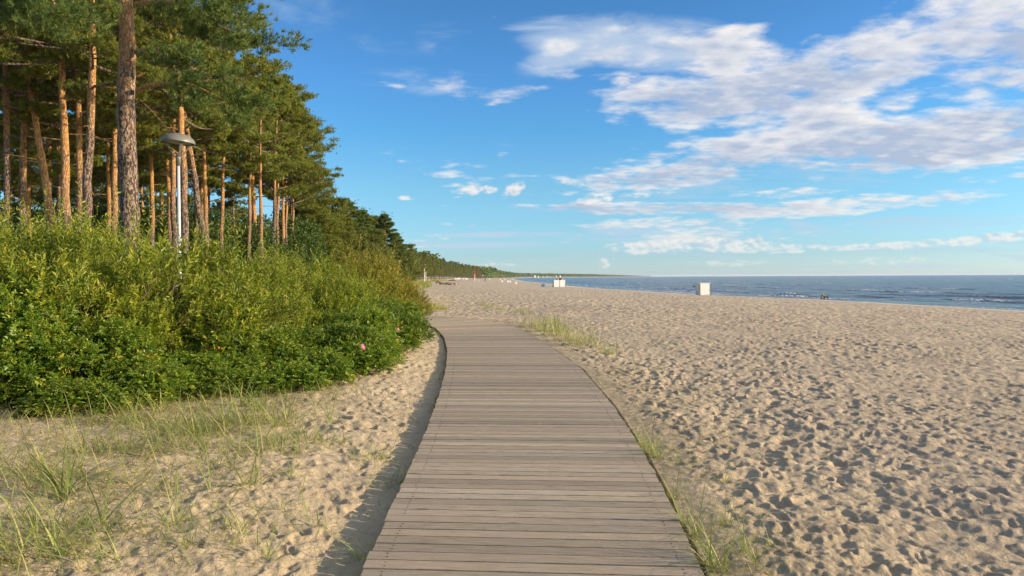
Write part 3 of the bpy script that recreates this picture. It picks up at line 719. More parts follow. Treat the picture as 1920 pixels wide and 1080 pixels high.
def build_shrubs():
    protos = {}
    spec = {'willow_a': ('willow', 11, 1.25, 2.0, 900, 'willow'), 'willow_b': ('willow', 12, 1.2, 1.9, 850, 'willow'), 'willow_c': ('willow', 13, 1.1, 1.7, 750, 'willow'),
            'yellow_a': ('willow', 14, 1.1, 1.5, 700, 'yellow'), 'rose_a': ('rose', 21, .95, 1.15, 620, 'rose'), 'rose_b': ('rose', 22, .9, 1.0, 560, 'rose'), 'rose_c': ('rose', 23, .6, .6, 300, 'rose')}
    for k, (kind, seed, rad, H, tw, mt) in spec.items():
        f, s, lob, ls = shrub_meshes(kind, seed, rad, H, tw); f.materials.append(M[mt]); s.materials.append(M['twig']); protos[k] = (f, s, lob, ls, H, rad)
    hipm = hip_mesh(); hipm.materials.append(M['hip']); flo = petal_flower(); flo.materials.append(M['petal']); sta = stamen(); sta.materials.append(M['pollen'])
    rr = random.Random(5)
    def put(name, pk, x, y, rz, s, sz, label, cat, group, hips=0):
        f, st, lob, ls, H, rad = protos[pk]
        e = empty(name, (x, y, gz(x, y) - .03), rz); tag(e, label, cat, group); e.scale = (s, s, sz)
        for me, nm in ((f, 'foliage'), (st, 'stems')):
            o = bpy.data.objects.new(nm, me); C.objects.link(o); o.parent = e
        for k in range(hips):
            i = rr.randrange(len(lob)); a = rr.uniform(0, 2 * PI); zf = rr.uniform(-.1, .9)
            ch = math.sqrt(max(0, 1 - zf * zf))
            p = Vector(lob[i]) + Vector((ls[i][0] * ch * math.cos(a) * 1.08, ls[i][1] * ch * math.sin(a) * 1.08, ls[i][2] * zf * 1.1))
            o = bpy.data.objects.new('rose_hip', hipm); C.objects.link(o); o.parent = e; o.location = p; o.rotation_euler = (PI + rr.uniform(-.6, .6), rr.uniform(-.6, .6), 0); o.scale = [rr.uniform(1.2, 1.9)] * 3
        return e
    # ground positions: px of the bush in the photograph, distance, scale, height of its top in the photograph
    wil = [(-60, 10.5, 440), (60, 11.5, 432), (170, 11.2, 430), (285, 12.6, 452), (400, 13.0, 470), (-40, 13.5, 428), (120, 14.5, 428), (235, 15.5, 445), (350, 15.6, 462),
           (470, 15.0, 482), (230, 11.3, 520), (330, 12.0, 520), (430, 13.2, 530), (540, 14.6, 530), (150, 10.9, 500), (620, 16.5, 530), (670, 18.6, 520), (545, 17.0, 492), (440, 18.5, 470), (520, 20.0, 486), (610, 19.5, 500), (-120, 16.5, 425), (30, 17.5, 430), (560, 23.5, 490), (640, 23.5, 503),
           (-130, 11.8, 430), (180, 18.5, 440), (300, 19.0, 452), (-190, 14, 425)]
    yel = [(690, 22.0, 500), (735, 24.5, 502), (668, 26.5, 496), (715, 28.0, 500), (752, 26.5, 520), (738, 30.5, 510), (768, 29.5, 538), (700, 25.0, 498)]
    ros = [(-70, 9.4, 560), (40, 9.8, 560), (130, 9.9, 600), (235, 10.3, 665), (330, 10.9, 650), (420, 11.6, 605), (505, 12.2, 615), (575, 13.0, 620), (640, 13.8, 600),
           (690, 15.2, 575), (715, 17.2, 570), (735, 19.5, 560), (610, 15.5, 580), (736, 22.0, 570), (748, 25.0, 572), (-60, 11, 560)]
    low = [(115, 9.05, 735), (290, 9.9, 690), (395, 10.6, 695), (470, 10.9, 690), (545, 11.3, 675), (600, 12.0, 665), (655, 12.9, 648), (705, 14.2, 628), (732, 16.9, 612), (742, 18.8, 605), (30, 9.3, 742), (160, 9.2, 720)]
    for L, name, keys, lab, cat, grp, nh in (
            (wil, 'willow_bush', ['willow_a', 'willow_b', 'willow_c'], 'olive green narrow leaved bush of the tall thicket left of the boardwalk', 'bush', 'willow bushes of the thicket', 0),
            (yel, 'yellowing_bush', ['yellow_a'], 'yellowish bush where the thicket meets the far bend of the boardwalk', 'bush', 'yellowing bushes by the bend', 0),
            (ros, 'rose_bush', ['rose_a', 'rose_b'], 'dark green wild rose bush with orange hips at the front of the thicket', 'bush', 'wild rose bushes', 14),
            (low, 'low_rose_bush', ['rose_c'], 'knee high green rose bush spreading onto the sand below the thicket', 'bush', 'low rose bushes on the sand', 4)):
        for k, (px, d, top) in enumerate(L):
            pk = keys[k % len(keys)]; H = protos[pk][4]
            x = (px - 960) / F * d; z = gz(x, d); ztop = EYE + (hy(px) - top) / F * d
            hgt = max(.35, (ztop - z) * rr.uniform(.86, 1.08))
            sz = hgt / (H * 1.06); s = max(.72, min(1.15, sz)) if name != 'low_rose_bush' else max(.75, min(1.1, sz * 1.1))
            put(name, pk, x, d, rr.uniform(0, 6.28), s, sz, lab, cat, grp, nh)
    # the sprawling rose bush with pink flowers
    for px, py, d, lab in ((679, 650, 12.6, 'large open pink rose flower on the low bush'), (745, 618, 16.0, 'pink rose flower near the top of the bush end'), (743, 637, 15.8, 'small pink rose flower'),
                      (716, 662, 13.6, 'small pink rose flower low on the bush')):
        pass
    e = put('flowering_rose_bush', 'rose_c', (668 - 960) / F * 13.3, 13.3, .4, .95, 1.15, 'green wild rose bush carrying the open pink flowers beside the sand path', 'bush', None, 5)
    bpy.context.view_layer.update()
    inv = e.matrix_world.inverted()
    for px, py, d, s in ((679, 651, 12.35, 1.25), (746, 618, 15.2, .85), (744, 638, 15.0, .6), (716, 663, 13.3, .6)):
        p = at(px, py, d)
        o = bpy.data.objects.new('flower', flo); C.objects.link(o); o.parent = e
        o.location = inv @ p; o.scale = [s] * 3; o.rotation_euler = (R(60), R(10), R(35))
        c = bpy.data.objects.new('flower_centre', sta); C.objects.link(c); c.parent = o
build_shrubs()

# ---------------------------------------------------------------- pines
def spray(rg, centres, dirs, K, ln, wd, spread=.75):
    n = len(centres); B = np.repeat(centres, K, 0); D = norm(np.repeat(dirs, K, 0) + rg.normal(size=(n * K, 3)) * spread)
    B = B + D * (ln * .1) + np.repeat(norm(dirs), K, 0) * (rg.uniform(-.5, .8, n * K) * ln * .6)[:, None]
    S = norm(np.cross(D, rnd_dir(rg, n * K))) * wd * .5
    L = (ln * rg.uniform(.7, 1.15, n * K))[:, None]
    v = np.stack([B - S, B + S, B + D * L], 1).reshape(-1, 3)
    return v, np.arange(n * K * 3).reshape(-1, 3)
def pine_meshes(seed, H=16.0, r0=.2, cb=7.0, Rad=3.2, nl=36, pads=8, tufts=30, K=13, ln=.16, wd=.032, shape='round', lean=(0, 0), stubs=6, ts=.5, bh=.52):
    rg = np.random.default_rng(seed); wood = MB(); fol = MB(); limbs = MB()
    n = 18; s = np.linspace(0, 1, n)
    wob = np.cumsum(rg.normal(size=(n, 2)) * .05, 0) * (r0 * 4)
    path = np.stack([lean[0] * s ** 1.3 * H + wob[:, 0], lean[1] * s ** 1.3 * H + wob[:, 1], s * H], -1)
    rad = r0 * (1 - s * .93) ** .75; rad[0] *= 1.22
    seg = 14
    P = np.stack([np.interp(np.linspace(0, 1, 60), s, path[:, k]) for k in range(3)], -1)
    Rr = np.interp(np.linspace(0, 1, 60), s, rad) * (1 + .05 * rg.normal(size=60))
    tone = np.repeat(np.clip((P[:, 2] / H) / .42, 0, 1), seg)
    k0 = wood.n; wood.tube(P, Rr, seg, False)
    wood.a[-1] = np.clip(wood.v[-1][:, 2] / (H * bh), 0, 1)
    def tp(z): return np.array([np.interp(z, path[:, 2], path[:, 0]), np.interp(z, path[:, 2], path[:, 1]), z])
    PC = []; PD = []
    for i in range(nl):
        u = (i + rg.random()) / nl; z = cb + (H * .985 - cb) * u
        if shape == 'round': prof = (.55 + .75 * math.sin(PI * min(1, u * .85 + .18))) * (1 - .55 * u ** 3)
        elif shape == 'cone': prof = 1.2 * (1 - u) ** .85 + .05
        else: prof = .9 - .35 * u
        L = Rad * prof * rg.uniform(.65, 1.1) * (.8 if shape == 'round' else 1); a = i * 2.4 + rg.normal() * .4
        elv = {'round': -.12 + .75 * u, 'cone': .12 + .5 * u, 'wide': .1 + .4 * u}[shape] + rg.normal() * .12
        p0 = tp(z); d = np.array([math.cos(a) * math.cos(elv), math.sin(a) * math.cos(elv), math.sin(elv)])
        m = 6; q = np.linspace(0, 1, m)[:, None]
        pts = p0 + d * L * q + np.array([0, 0, 1]) * (L * .14 * q ** 2.2) + np.cumsum(rg.normal(size=(m, 3)) * .05 * L / 3, 0) * q
        lr = max(.014, min(rad[0] * .26, .022 * L * (1 - .5 * u)))
        limbs.tube(pts, np.linspace(lr, lr * .2, m), 5, False, tone=.25)
        for j in range(pads):
            f = rg.uniform(.42, 1.0) if j else 1.0
            b = np.array([np.interp(f, q[:, 0], pts[:, k]) for k in range(3)])
            sd_ = np.array([-d[1], d[0], 0]) * rg.choice([-1, 1]); off = (sd_ * rg.uniform(.15, .55) + d * .2 + [0, 0, rg.uniform(.0, .3)]) * (L * .42) * (0 if j == 0 else 1)
            c = b + off
            if j: limbs.tube([b, (b + c) / 2 + [0, 0, -.03], c], [lr * .45, lr * .25, lr * .12], 4, False, tone=.2)
            sz = ts * rg.uniform(.7, 1.25) * (1 if shape != 'cone' else max(.45, 1.1 - u))
            tt = rg.normal(size=(tufts, 3)) * [sz * .42, sz * .42, sz * .17]
            PC.append(c + tt); PD.append(norm(tt * [1, 1, .5] / sz * .8 + [0, 0, .75] + d * .4 + rg.normal(size=(tufts, 3)) * .25))
    # leader
    tt = rg.normal(size=(tufts, 3)) * [.3, .3, .45]; PC.append(path[-1] + tt - [0, 0, .3]); PD.append(norm(tt + [0, 0, 1.0]))
    # dead stubs and thin bare branches below the crown
    for i in range(stubs):
        z = rg.uniform(cb * .45, cb * 1.05); a = rg.uniform(0, 2 * PI); L = rg.uniform(.3, 1.5); p0 = tp(z)
        d = np.array([math.cos(a), math.sin(a), rg.uniform(-.1, .35)])
        limbs.tube([p0, p0 + d * L * .5, p0 + d * L + [0, 0, rg.uniform(-.25, .1)]], [.022, .014, .006], 4, False, tone=.8)
    PC = np.vstack(PC); PD = np.vstack(PD)
    v, t = spray(rg, PC, PD, K, ln, wd)
    pt = np.repeat(rg.normal(size=len(PC) // 5 + 1) * .13, 5)[:len(PC)]
    tn = np.repeat(np.clip(.45 + pt + rg.normal(size=len(PC)) * .18, 0, 1), K * 3)
    fol.add(v, None, t, tn)
    return wood.mesh('trunk', True), limbs.mesh('branches', True), fol.mesh('crown')
PINE = {}
def pine_proto(key, needle='needle', **kw):
    a, b, c = pine_meshes(**kw); a.materials.append(M['bark']); b.materials.append(M['bark']); c.materials.append(M[needle]); PINE[key] = (a, b, c, kw.get('H', 16.0), kw.get('r0', .2))
pine_proto('pine_a', seed=31, H=17, cb=9.0, Rad=3.7, nl=27)
pine_proto('pine_b', seed=32, H=16, cb=9.3, Rad=3.4, nl=24, lean=(.03, .01))
pine_proto('pine_c', seed=33, H=16, cb=8.4, Rad=3.9, nl=28, lean=(-.02, .02))
pine_proto('pine_low', seed=34, H=15, cb=6.2, Rad=3.9, nl=30, shape='wide', ts=.55)
pine_proto('pine_edge', seed=39, H=17, cb=8.2, Rad=4.8, nl=32, shape='wide', ts=.55)
pine_proto('pine_near', seed=35, H=17, cb=8.0, Rad=3.6, nl=28, K=18, ln=.13, wd=.017, tufts=46, r0=.19)
pine_proto('cone_a', 'needle_blue', seed=36, H=10, r0=.16, cb=.9, Rad=2.7, nl=70, pads=6, tufts=30, shape='cone', ts=.5, stubs=0)
pine_proto('cone_b', 'needle', seed=37, H=9, r0=.15, cb=.7, Rad=3.0, nl=64, pads=6, tufts=32, shape='wide', ts=.6, stubs=0)
pine_proto('far_a', 'needle_blue', seed=41, H=16, cb=3.5, Rad=3.6, nl=30, pads=4, tufts=9, K=6, ln=.42, wd=.15, ts=.6, stubs=0)
pine_proto('far_b', 'needle', seed=42, H=15, cb=2.5, Rad=3.8, nl=30, pads=4, tufts=9, K=6, ln=.42, wd=.15, shape='wide', ts=.6, stubs=0)
pine_proto('far_c', 'needle', seed=43, H=14, cb=1.0, Rad=3.2, nl=34, pads=4, tufts=8, K=6, ln=.42, wd=.15, shape='cone', ts=.7, stubs=0)
def put_pine(key, x, y, H, label, group=None, rz=0.0, tilt=(0, 0), name='pine_tree', cat='tree', sxy=None, sink=.1):
    a, b, c, H0, r0 = PINE[key]
    e = empty(name, (x, y, gz(x, y) - sink)); s = H / H0; e.scale = (sxy or s, sxy or s, s)
    e.rotation_euler = (tilt[1], tilt[0], rz)
    tag(e, label, cat, group)
    for me, nm in ((a, 'trunk'), (b, 'branches'), (c, 'crown')):
        o = bpy.data.objects.new(nm, me); C.objects.link(o); o.parent = e
    return e

def big_pine():
    d = 17.0; x = (248 - 960) / F * d
    rg = np.random.default_rng(5)
    zb = gz(x, d) - .1
    e = empty('pine_tree', (x, d, zb)); tag(e, 'thick pine with scaly grey bark standing nearest, its crown above the picture', 'tree')
    a, b, c = pine_meshes(seed=51, H=19, r0=.235, cb=10.6, Rad=4.6, nl=34, K=22, ln=.13, wd=.016, tufts=50, pads=9, ts=.42, stubs=2, shape='wide', bh=.42)
    for me in (a, b): me.materials.append(M['bark'])
    c.materials.append(M['needle_blue'])
    for me, nm in ((a, 'trunk'), (b, 'branches'), (c, 'crown')):
        o = bpy.data.objects.new(nm, me); C.objects.link(o); o.parent = e
    # bare limbs reaching right over the lamp, traced at the trunk's own distance
    fol = MB()
    def limb(pix, r0, r1, tufts=True, dd=0.0, f0=.62):
        P = []
        for k, (px, py) in enumerate(pix):
            dist = d - dd * k / (len(pix) - 1); P.append(np.array(at(px, py, dist)) - [x, d, zb])
        P = np.array(P); u = np.linspace(0, 1, len(P)); uu = np.linspace(0, 1, 14)
        P = np.stack([np.interp(uu, u, P[:, k]) for k in range(3)], -1)
        P[1:-1] = (P[:-2] + P[1:-1] * 2 + P[2:]) / 4
        m = MB(); m.tube(P, np.linspace(r0, r1, 14), 8, False, tone=.95)
        m.build('limb', M['bark'], e, True)
        if tufts:
            for f in np.linspace(f0, 1, 7 if f0 < .7 else 3):
                c0 = np.array([np.interp(f, uu, P[:, k]) for k in range(3)])
                for q in range(3):
                    cc = c0 + rg.normal(size=3) * [.35, .35, .22] + [0.1, 0, -.05]
                    tt = rg.normal(size=(34, 3)) * [.17, .17, .09]
                    v, t = spray(rg, cc + tt, norm(tt * 1.5 + [.3, 0, .5]), 26, .11, .013)
                    fol.add(v, None, t, np.repeat(np.clip(.45 + rg.normal(size=34) * .2, 0, 1), 26 * 3))
    limb([(262, 172), (280, 160), (305, 160), (330, 155), (360, 160), (400, 176), (440, 200)], .060, .014, True, 1.5, .9)
    limb([(262, 100), (280, 95), (305, 102), (330, 118), (352, 140), (385, 150)], .07, .016, True, 2.2, .85)
    limb([(262, 12), (290, 5), (325, 6), (355, 18), (392, 40), (440, 62)], .07, .015, dd=1.5)
    limb([(262, 145), (277, 138)], .03, .02, False)
    limb([(262, 185), (285, 205), (305, 228), (325, 248)], .012, .005, False, dd=.5)
    limb([(236, 8), (232, -10), (225, -40)], .05, .04, False)
    limb([(240, -30), (180, -50), (100, -20), (40, 30)], .07, .015, dd=1.0)
    limb([(240, -60), (150, -90), (90, -40), (120, 40)], .07, .015, dd=3.0)
    limb([(262, -60), (350, -80), (420, -40), (455, 20)], .07, .012, dd=.5)
    fol.build('needles', M['needle_blue'], e)
big_pine()

def leaning(px0, py0, px1, py1, d, rest):   # tilt that carries the stem from one pixel to another
    return math.atan2((px1 - px0), (py0 - py1))
NEAR = [  # key, px base, distance, height, px top, py top, label
    ('pine_near', 153, 24, 15.5, 175, 95, 'bright orange barked pine, thickest of the cluster left of the big trunk'),
    ('pine_b', 132, 27, 15, 109, 140, 'orange pine leaning left, just left of the thickest orange trunk'),
    ('pine_a', 143, 31, 15, 139, 190, 'thin orange pine half hidden between the two orange trunks'),
    ('pine_c', 119, 30, 14.5, 74, 190, 'dark thin pine leaning left at the left of the orange trunks'),
    ('pine_a', 6, 30, 15, 0, 300, 'dark pine trunk at the left edge of the picture'),
    ('pine_b', 207, 42, 14, 197, 230, 'slim pine between the orange trunks and the big trunk'),
    ('pine_a', 284, 42, 15, 278, 260, 'slim pine just right of the big scaly trunk'),
    ('pine_b', 325, 44, 15, 308, 290, 'slim pine leaning left behind the lamp post'),
    ('pine_near', 402, 33, 15.5, 345, 190, 'orange pine leaning strongly left behind the street lamp'),
    ('pine_c', 388, 44, 15, 384, 300, 'slim dark orange pine left of the foot of the leaning pine'),
    ('pine_b', 413, 48, 15, 408, 300, 'slim orange pine right of the foot of the leaning pine'),
    ('pine_a', 366, 52, 15, 362, 300, 'shaded dark pine behind the lamp and the leaning pine'),
    ('pine_b', 466, 46, 12.6, 461, 300, 'straight pinkish pine standing alone right of the leaning pine'),
    ('pine_b', 492, 44, 12.8, 484, 300, 'stout pine with grey bark left of the close row of four trunks'),
    ('pine_b', 513, 55, 15.5, 508, 300, 'leftmost slim pine of the close row of four trunks'),
    ('pine_edge', 521, 58, 15.5, 518, 300, 'second slim pine of the close row of four trunks'),
    ('pine_a', 528, 60, 16, 522, 300, 'third slim pine of the close row of four trunks'),
    ('pine_edge', 537, 62, 15, 533, 300, 'rightmost slim pine of the close row of four trunks'),
    ('pine_edge', 550, 64, 14.5, 549, 300, 'thin pale pine trunk at the right end of the tall grove')]
def build_grove():
    r = random.Random(9)
    for i, (k, px, d, H, px1, py1, lab) in enumerate(NEAR):
        x = (px - 960) / F * d
        z = gz(x, d); py0 = hy(px) + (EYE - z) / F * F / d * 1 if False else hy(px) + (EYE - z) * F / d
        tl = math.atan2(px1 - px, (hy(px) + 0) - py1) if abs(px1 - px) > 6 else 0
        put_pine(k, x + 0, d, H, lab, None, 0, (tl * .9, r.uniform(-.02, .02)), sxy=H / PINE[k][3] * (.9 if d > 40 else 1.0))
    # the grove behind
    lab = 'tall pine deep in the grove behind the front trunks'
    pts = []
    for k in range(900):
        if len(pts) > 18: break
        d = r.uniform(62, 110); px = r.uniform(-160, 470); x = (px - 960) / F * d
        if any((x - a) ** 2 + (d - b) ** 2 < 14 for a, b in pts): continue
        pts.append((x, d)); put_pine(r.choice(['pine_a', 'pine_b', 'pine_c', 'pine_low']), x, d, r.uniform(13.5, 17), lab, 'pines deep in the grove', r.uniform(0, 6.28), (r.uniform(-.05, .05), 0))
    # crowns filling the upper left and the skyline that steps down to the right
    for px, d, H, k in ((-60, 24, 15, 'pine_c'), (40, 33, 15, 'pine_low'), (210, 34, 15, 'pine_a'), (330, 38, 15, 'pine_a'), (350, 29, 14.5, 'pine_c'), (-10, 40, 16, 'pine_a'), (250, 28, 14.5, 'pine_b'), (340, 40, 15, 'pine_c'), (90, 38, 15, 'pine_c'), (385, 54, 15.5, 'pine_a'), (-30, 38, 13.5, 'pine_low'), (60, 44, 14.5, 'pine_low'), (120, 39, 14, 'pine_low'), (215, 45, 14.5, 'pine_low'), (20, 52, 15, 'pine_low'), (170, 54, 15, 'pine_low'), (300, 52, 15, 'pine_low')):
        put_pine(k, (px - 960) / F * d, d, H, 'tall pine filling the upper left with its green crown', 'pines filling the upper left', r.uniform(0, 6.28))
    for px, d, top, k, lab in ((520, 60, 175, 'pine_edge', 'tall pine at the right of the grove with a broad crown'), (548, 66, 190, 'pine_edge', 'wide crowned pine at the outer right edge of the tall grove'), (580, 74, 330, 'cone_b', 'dense leafy pine low at the right foot of the tall grove'),
                               (480, 56, 135, 'pine_low', 'pine whose crown tops the skyline left of the outer ones'), (590, 70, 400, 'cone_b', 'low dense pine below the overhanging crown of the outer pine')):
        x = (px - 960) / F * d; H = EYE + (hy(px) - top) / F * d - gz(x, d)
        put_pine(k, x, d, H, lab, None, r.uniform(0, 6.28))
    # lower row stepping down to the beach
    for px, d, top, k, lab in ((625, 84, 395, 'cone_b', 'bushy young pine just right of the tall grove'), (655, 88, 388, 'cone_a', 'pointed bushy pine, tallest right of the tall grove'), (682, 100, 402, 'cone_a', 'bushy pine between the pointed pine and the dark conical one'),
                               (722, 108, 410, 'cone_a', 'dark conical pine with a reddish trunk near the beach'), (702, 118, 424, 'cone_b', 'bushy pine just left of the dark conical one'), (745, 132, 444, 'cone_a', 'conical pine right behind the dark conical one'),
                               (606, 76, 425, 'cone_b', 'low dense pine at the foot of the tall grove'), (762, 165, 468, 'cone_b', 'small rounded pine at the beach end of the stepped row'), (640, 78, 440, 'cone_b', 'low bushy pine in front of the pointed pine'), (690, 92, 448, 'cone_b', 'low bushy pine in front of the dark conical one')):
        x = (px - 960) / F * d; H = (EYE + (hy(px) - top) / F * d - gz(x, d)) * 1.07
        put_pine(k, x, d, H, lab, None, r.uniform(0, 6.28), sxy=H / PINE[k][3] * 1.25)
build_grove()

# broadleaf undergrowth between the trunks
def broad_meshes(seed, H, rad, n=5200):
    rg = np.random.default_rng(seed); fol = MB(); st = MB()
    nl = 12; la = rg.uniform(0, 2 * PI, nl); lr = rad * rg.uniform(.1, .75, nl)
    lob = np.stack([lr * np.cos(la), lr * np.sin(la), H * rg.uniform(.25, .82, nl)], -1); ls = rad * rg.uniform(.35, .6, nl)
    pk = rg.integers(0, nl, n); d = rnd_dir(rg, n); P = lob[pk] + d * ls[pk][:, None] * (rg.uniform(.5, 1, n) ** .6)[:, None]
    P[:, 2] = np.clip(P[:, 2], .1, None)
    v, t, a = leaves(P, norm(d + rg.normal(size=(n, 3)) * .6), norm(rnd_dir(rg, n) + [0, 0, 1]), rg.uniform(.12, .22, n), rg.uniform(.08, .14, n), np.clip(.4 + rg.normal(size=n) * .2, 0, 1), rg)
    fol.add(v, None, t, a)
    for k in range(nl):
        st.tube([(0, 0, -.1), lob[k] * [.35, .35, .5], lob[k]], [.06, .04, .015], 5, False)
    return fol.mesh('crown'), st.mesh('trunk')
def build_understory():
    r = random.Random(12); pr = [broad_meshes(s, 4.5, 2.0) for s in (61, 62, 63)]
    for f, s in pr: f.materials.append(M['broad']); s.materials.append(M['twig'])
    for i in range(84):
        d = r.uniform(48, 118); px = r.uniform(-180, 600)
        x = (px - 960) / F * d
        f, s = pr[i % 3]; e = empty('broadleaf_tree', (x, d, gz(x, d) - .1), r.uniform(0, 6.28)); sz = (r.uniform(75, 150) / F * d + .6) / 4.4; e.scale = (sz, sz, sz)
        tag(e, 'low shaded broadleaf tree growing between the pine trunks', 'tree', 'undergrowth trees between the pines')
        for me, nm in ((f, 'crown'), (s, 'trunk')):
            o = bpy.data.objects.new(nm, me); C.objects.link(o); o.parent = e
build_understory()

# ---------------------------------------------------------------- the long treeline behind the beach
FY = np.array([60, 140, 259, 650, 1000, 1800]); FX = np.array([-18, -24, -38, -56, -50, -22])
def build_treeline():
    r = random.Random(21); lab = 'dark green pine in the long treeline along the back of the beach'; n = 0
    y = 125.0
    while n < 230 and y < 1250:
        for row in range(2 if y < 500 else 1):
            x = float(np.interp(y, FY, FX)) - 2 - row * 7 - r.uniform(0, 5)
            H = 8.5 + 7 * float(sstep(130, 500, y)) + r.uniform(-1.5, 1.5)
            put_pine(r.choice(['far_a', 'far_b', 'far_c']), x, y + r.uniform(-2, 2), H, lab, 'pines of the long treeline', r.uniform(0, 6.28)); n += 1
        y += 3.4 + y * .009
build_treeline()
def build_distant_forest():
    rg = np.random.default_rng(77)
    nc = 60; th = rg.uniform(0, 2 * PI, nc); zc = rg.uniform(.15, 1, nc); rc = np.sqrt(np.clip(1 - (zc - .45) ** 2 * 1.4, .1, 1)) * .42 * rg.uniform(.5, 1, nc)
    tpl = []
    for k in range(nc):
        c = np.array([rc[k] * math.cos(th[k]), rc[k] * math.sin(th[k]), zc[k]])
        tpl.append(c + rg.normal(size=(3, 3)) * [.14, .14, .07])
    tpl = np.vstack(tpl)                                        # unit tree: height 1
    pos = []
    def belt(y0, y1, back, step, depth):
        y = y0
        while y < y1:
            sx = float(shore(y)); dsx = float(shore(y + 20) - shore(y - 20)) / 40; l = math.hypot(1, dsx); nx, ny = -1 / l, dsx / l
            for q in range(depth):
                o_ = back + q * 9 + rg.uniform(0, 8)
                pos.append((sx + nx * o_ + rg.normal() * 2, y + ny * o_ + rg.normal() * 3, rg.uniform(11.5, 16.5)))
            y += step * (1 + y / 2500) / l
    # inland mass behind the near treeline, then the far coast
    for k in range(900):
        y = rg.uniform(150, 1400); x = float(np.interp(y, FY, FX)) - rg.uniform(14, 70); pos.append((x, y, 9 + 7 * float(sstep(130, 500, y)) + rg.uniform(-1, 1)))
    belt(1150, 2600, 38, 5, 4); belt(2600, 9500, 70, 5, 3)
    pos = np.array(pos); n = len(pos)
    z = ground(pos[:, 0], pos[:, 1]); H = pos[:, 2] * np.interp(pos[:, 1], [1000, 1200, 2300, 2700, 6000, 9500], [1, 1.15, 1.1, .95, .8, .55])
    wd = H * rg.uniform(.42, .6, n) * (1 + pos[:, 1] / 6000)
    a = rg.uniform(0, 2 * PI, n); ca, sa = np.cos(a), np.sin(a)
    T = tpl[None] * np.stack([wd, wd, H], -1)[:, None]
    V = np.stack([T[..., 0] * ca[:, None] - T[..., 1] * sa[:, None] + pos[:, 0, None], T[..., 0] * sa[:, None] + T[..., 1] * ca[:, None] + pos[:, 1, None], T[..., 2] + np.maximum(z, SEA + .6)[:, None]], -1).reshape(-1, 3)
    tone = np.repeat(np.clip(.4 + rg.normal(size=n) * .22, 0, 1), len(tpl))
    o = link_mesh('distant_forest', np_mesh('distant_forest', V, None, np.arange(len(V)).reshape(-1, 3), {'tone': tone}), M['needle_blue'])
    tag(o, 'distant pine forest fading along the far curve of the coast', 'forest', kind='stuff')
build_distant_forest()

# ---------------------------------------------------------------- dune grass
def blade_pts(n, rg, L, bend, base_r, w):
    a = rg.uniform(0, 2 * PI, n); el = rg.uniform(bend[0], bend[1], n); L = rg.uniform(L[0], L[1], n)
    b = np.stack([rg.normal(size=n) * base_r, rg.normal(size=n) * base_r, np.full(n, -.02)], -1)
    d = np.stack([np.cos(a), np.sin(a), np.zeros(n)], -1); side = np.stack([-np.sin(a), np.cos(a), np.zeros(n)], -1)
    S = 6; rows = []
    for k in range(S):
        q = k / (S - 1)
        ang = el * (.42 + .58 * q ** 1.2)
        # arc: starts upright, bows outwards
        rows.append((q, np.cos(ang), np.sin(ang)))
    P = [b]
    for k in range(1, S):
        _, c, s_ = rows[k]; P.append(P[-1] + (d * s_[:, None] + np.array([0, 0, 1]) * c[:, None]) * (L / (S - 1))[:, None])
    P = np.stack(P, 1)
    P[..., 2] = np.maximum(P[..., 2], -.02 + .0 * P[..., 2])
    wid = w * np.array([.8, 1, .9, .7, .42, .06])[None, :, None] * rg.uniform(.7, 1.2, n)[:, None, None] * .5
    v = np.stack([P - side[:, None] * wid, P + side[:, None] * wid], 2).reshape(-1, 3)
    i = np.arange(n)[:, None, None] * (2 * S) + np.arange(S - 1)[None, :, None] * 2
    q = (i + np.array([0, 1, 3, 2])[None, None]).reshape(-1, 4)
    return v, q, n, S
def tuft_mesh(seed, n, L, bend, base_r, w, tone):
    rg = np.random.default_rng(seed); v, q, n, S = blade_pts(n, rg, L, bend, base_r, w)
    tn = np.clip(tone + rg.normal(size=n) * .2, 0, 1)
    tt = np.repeat(tn, 2 * S) + np.tile(np.repeat(np.array([.25, .1, 0, 0, .05, .2]), 2), n)
    return np_mesh('grass_tuft', v, q, None, {'tone': np.clip(tt, 0, 1)})
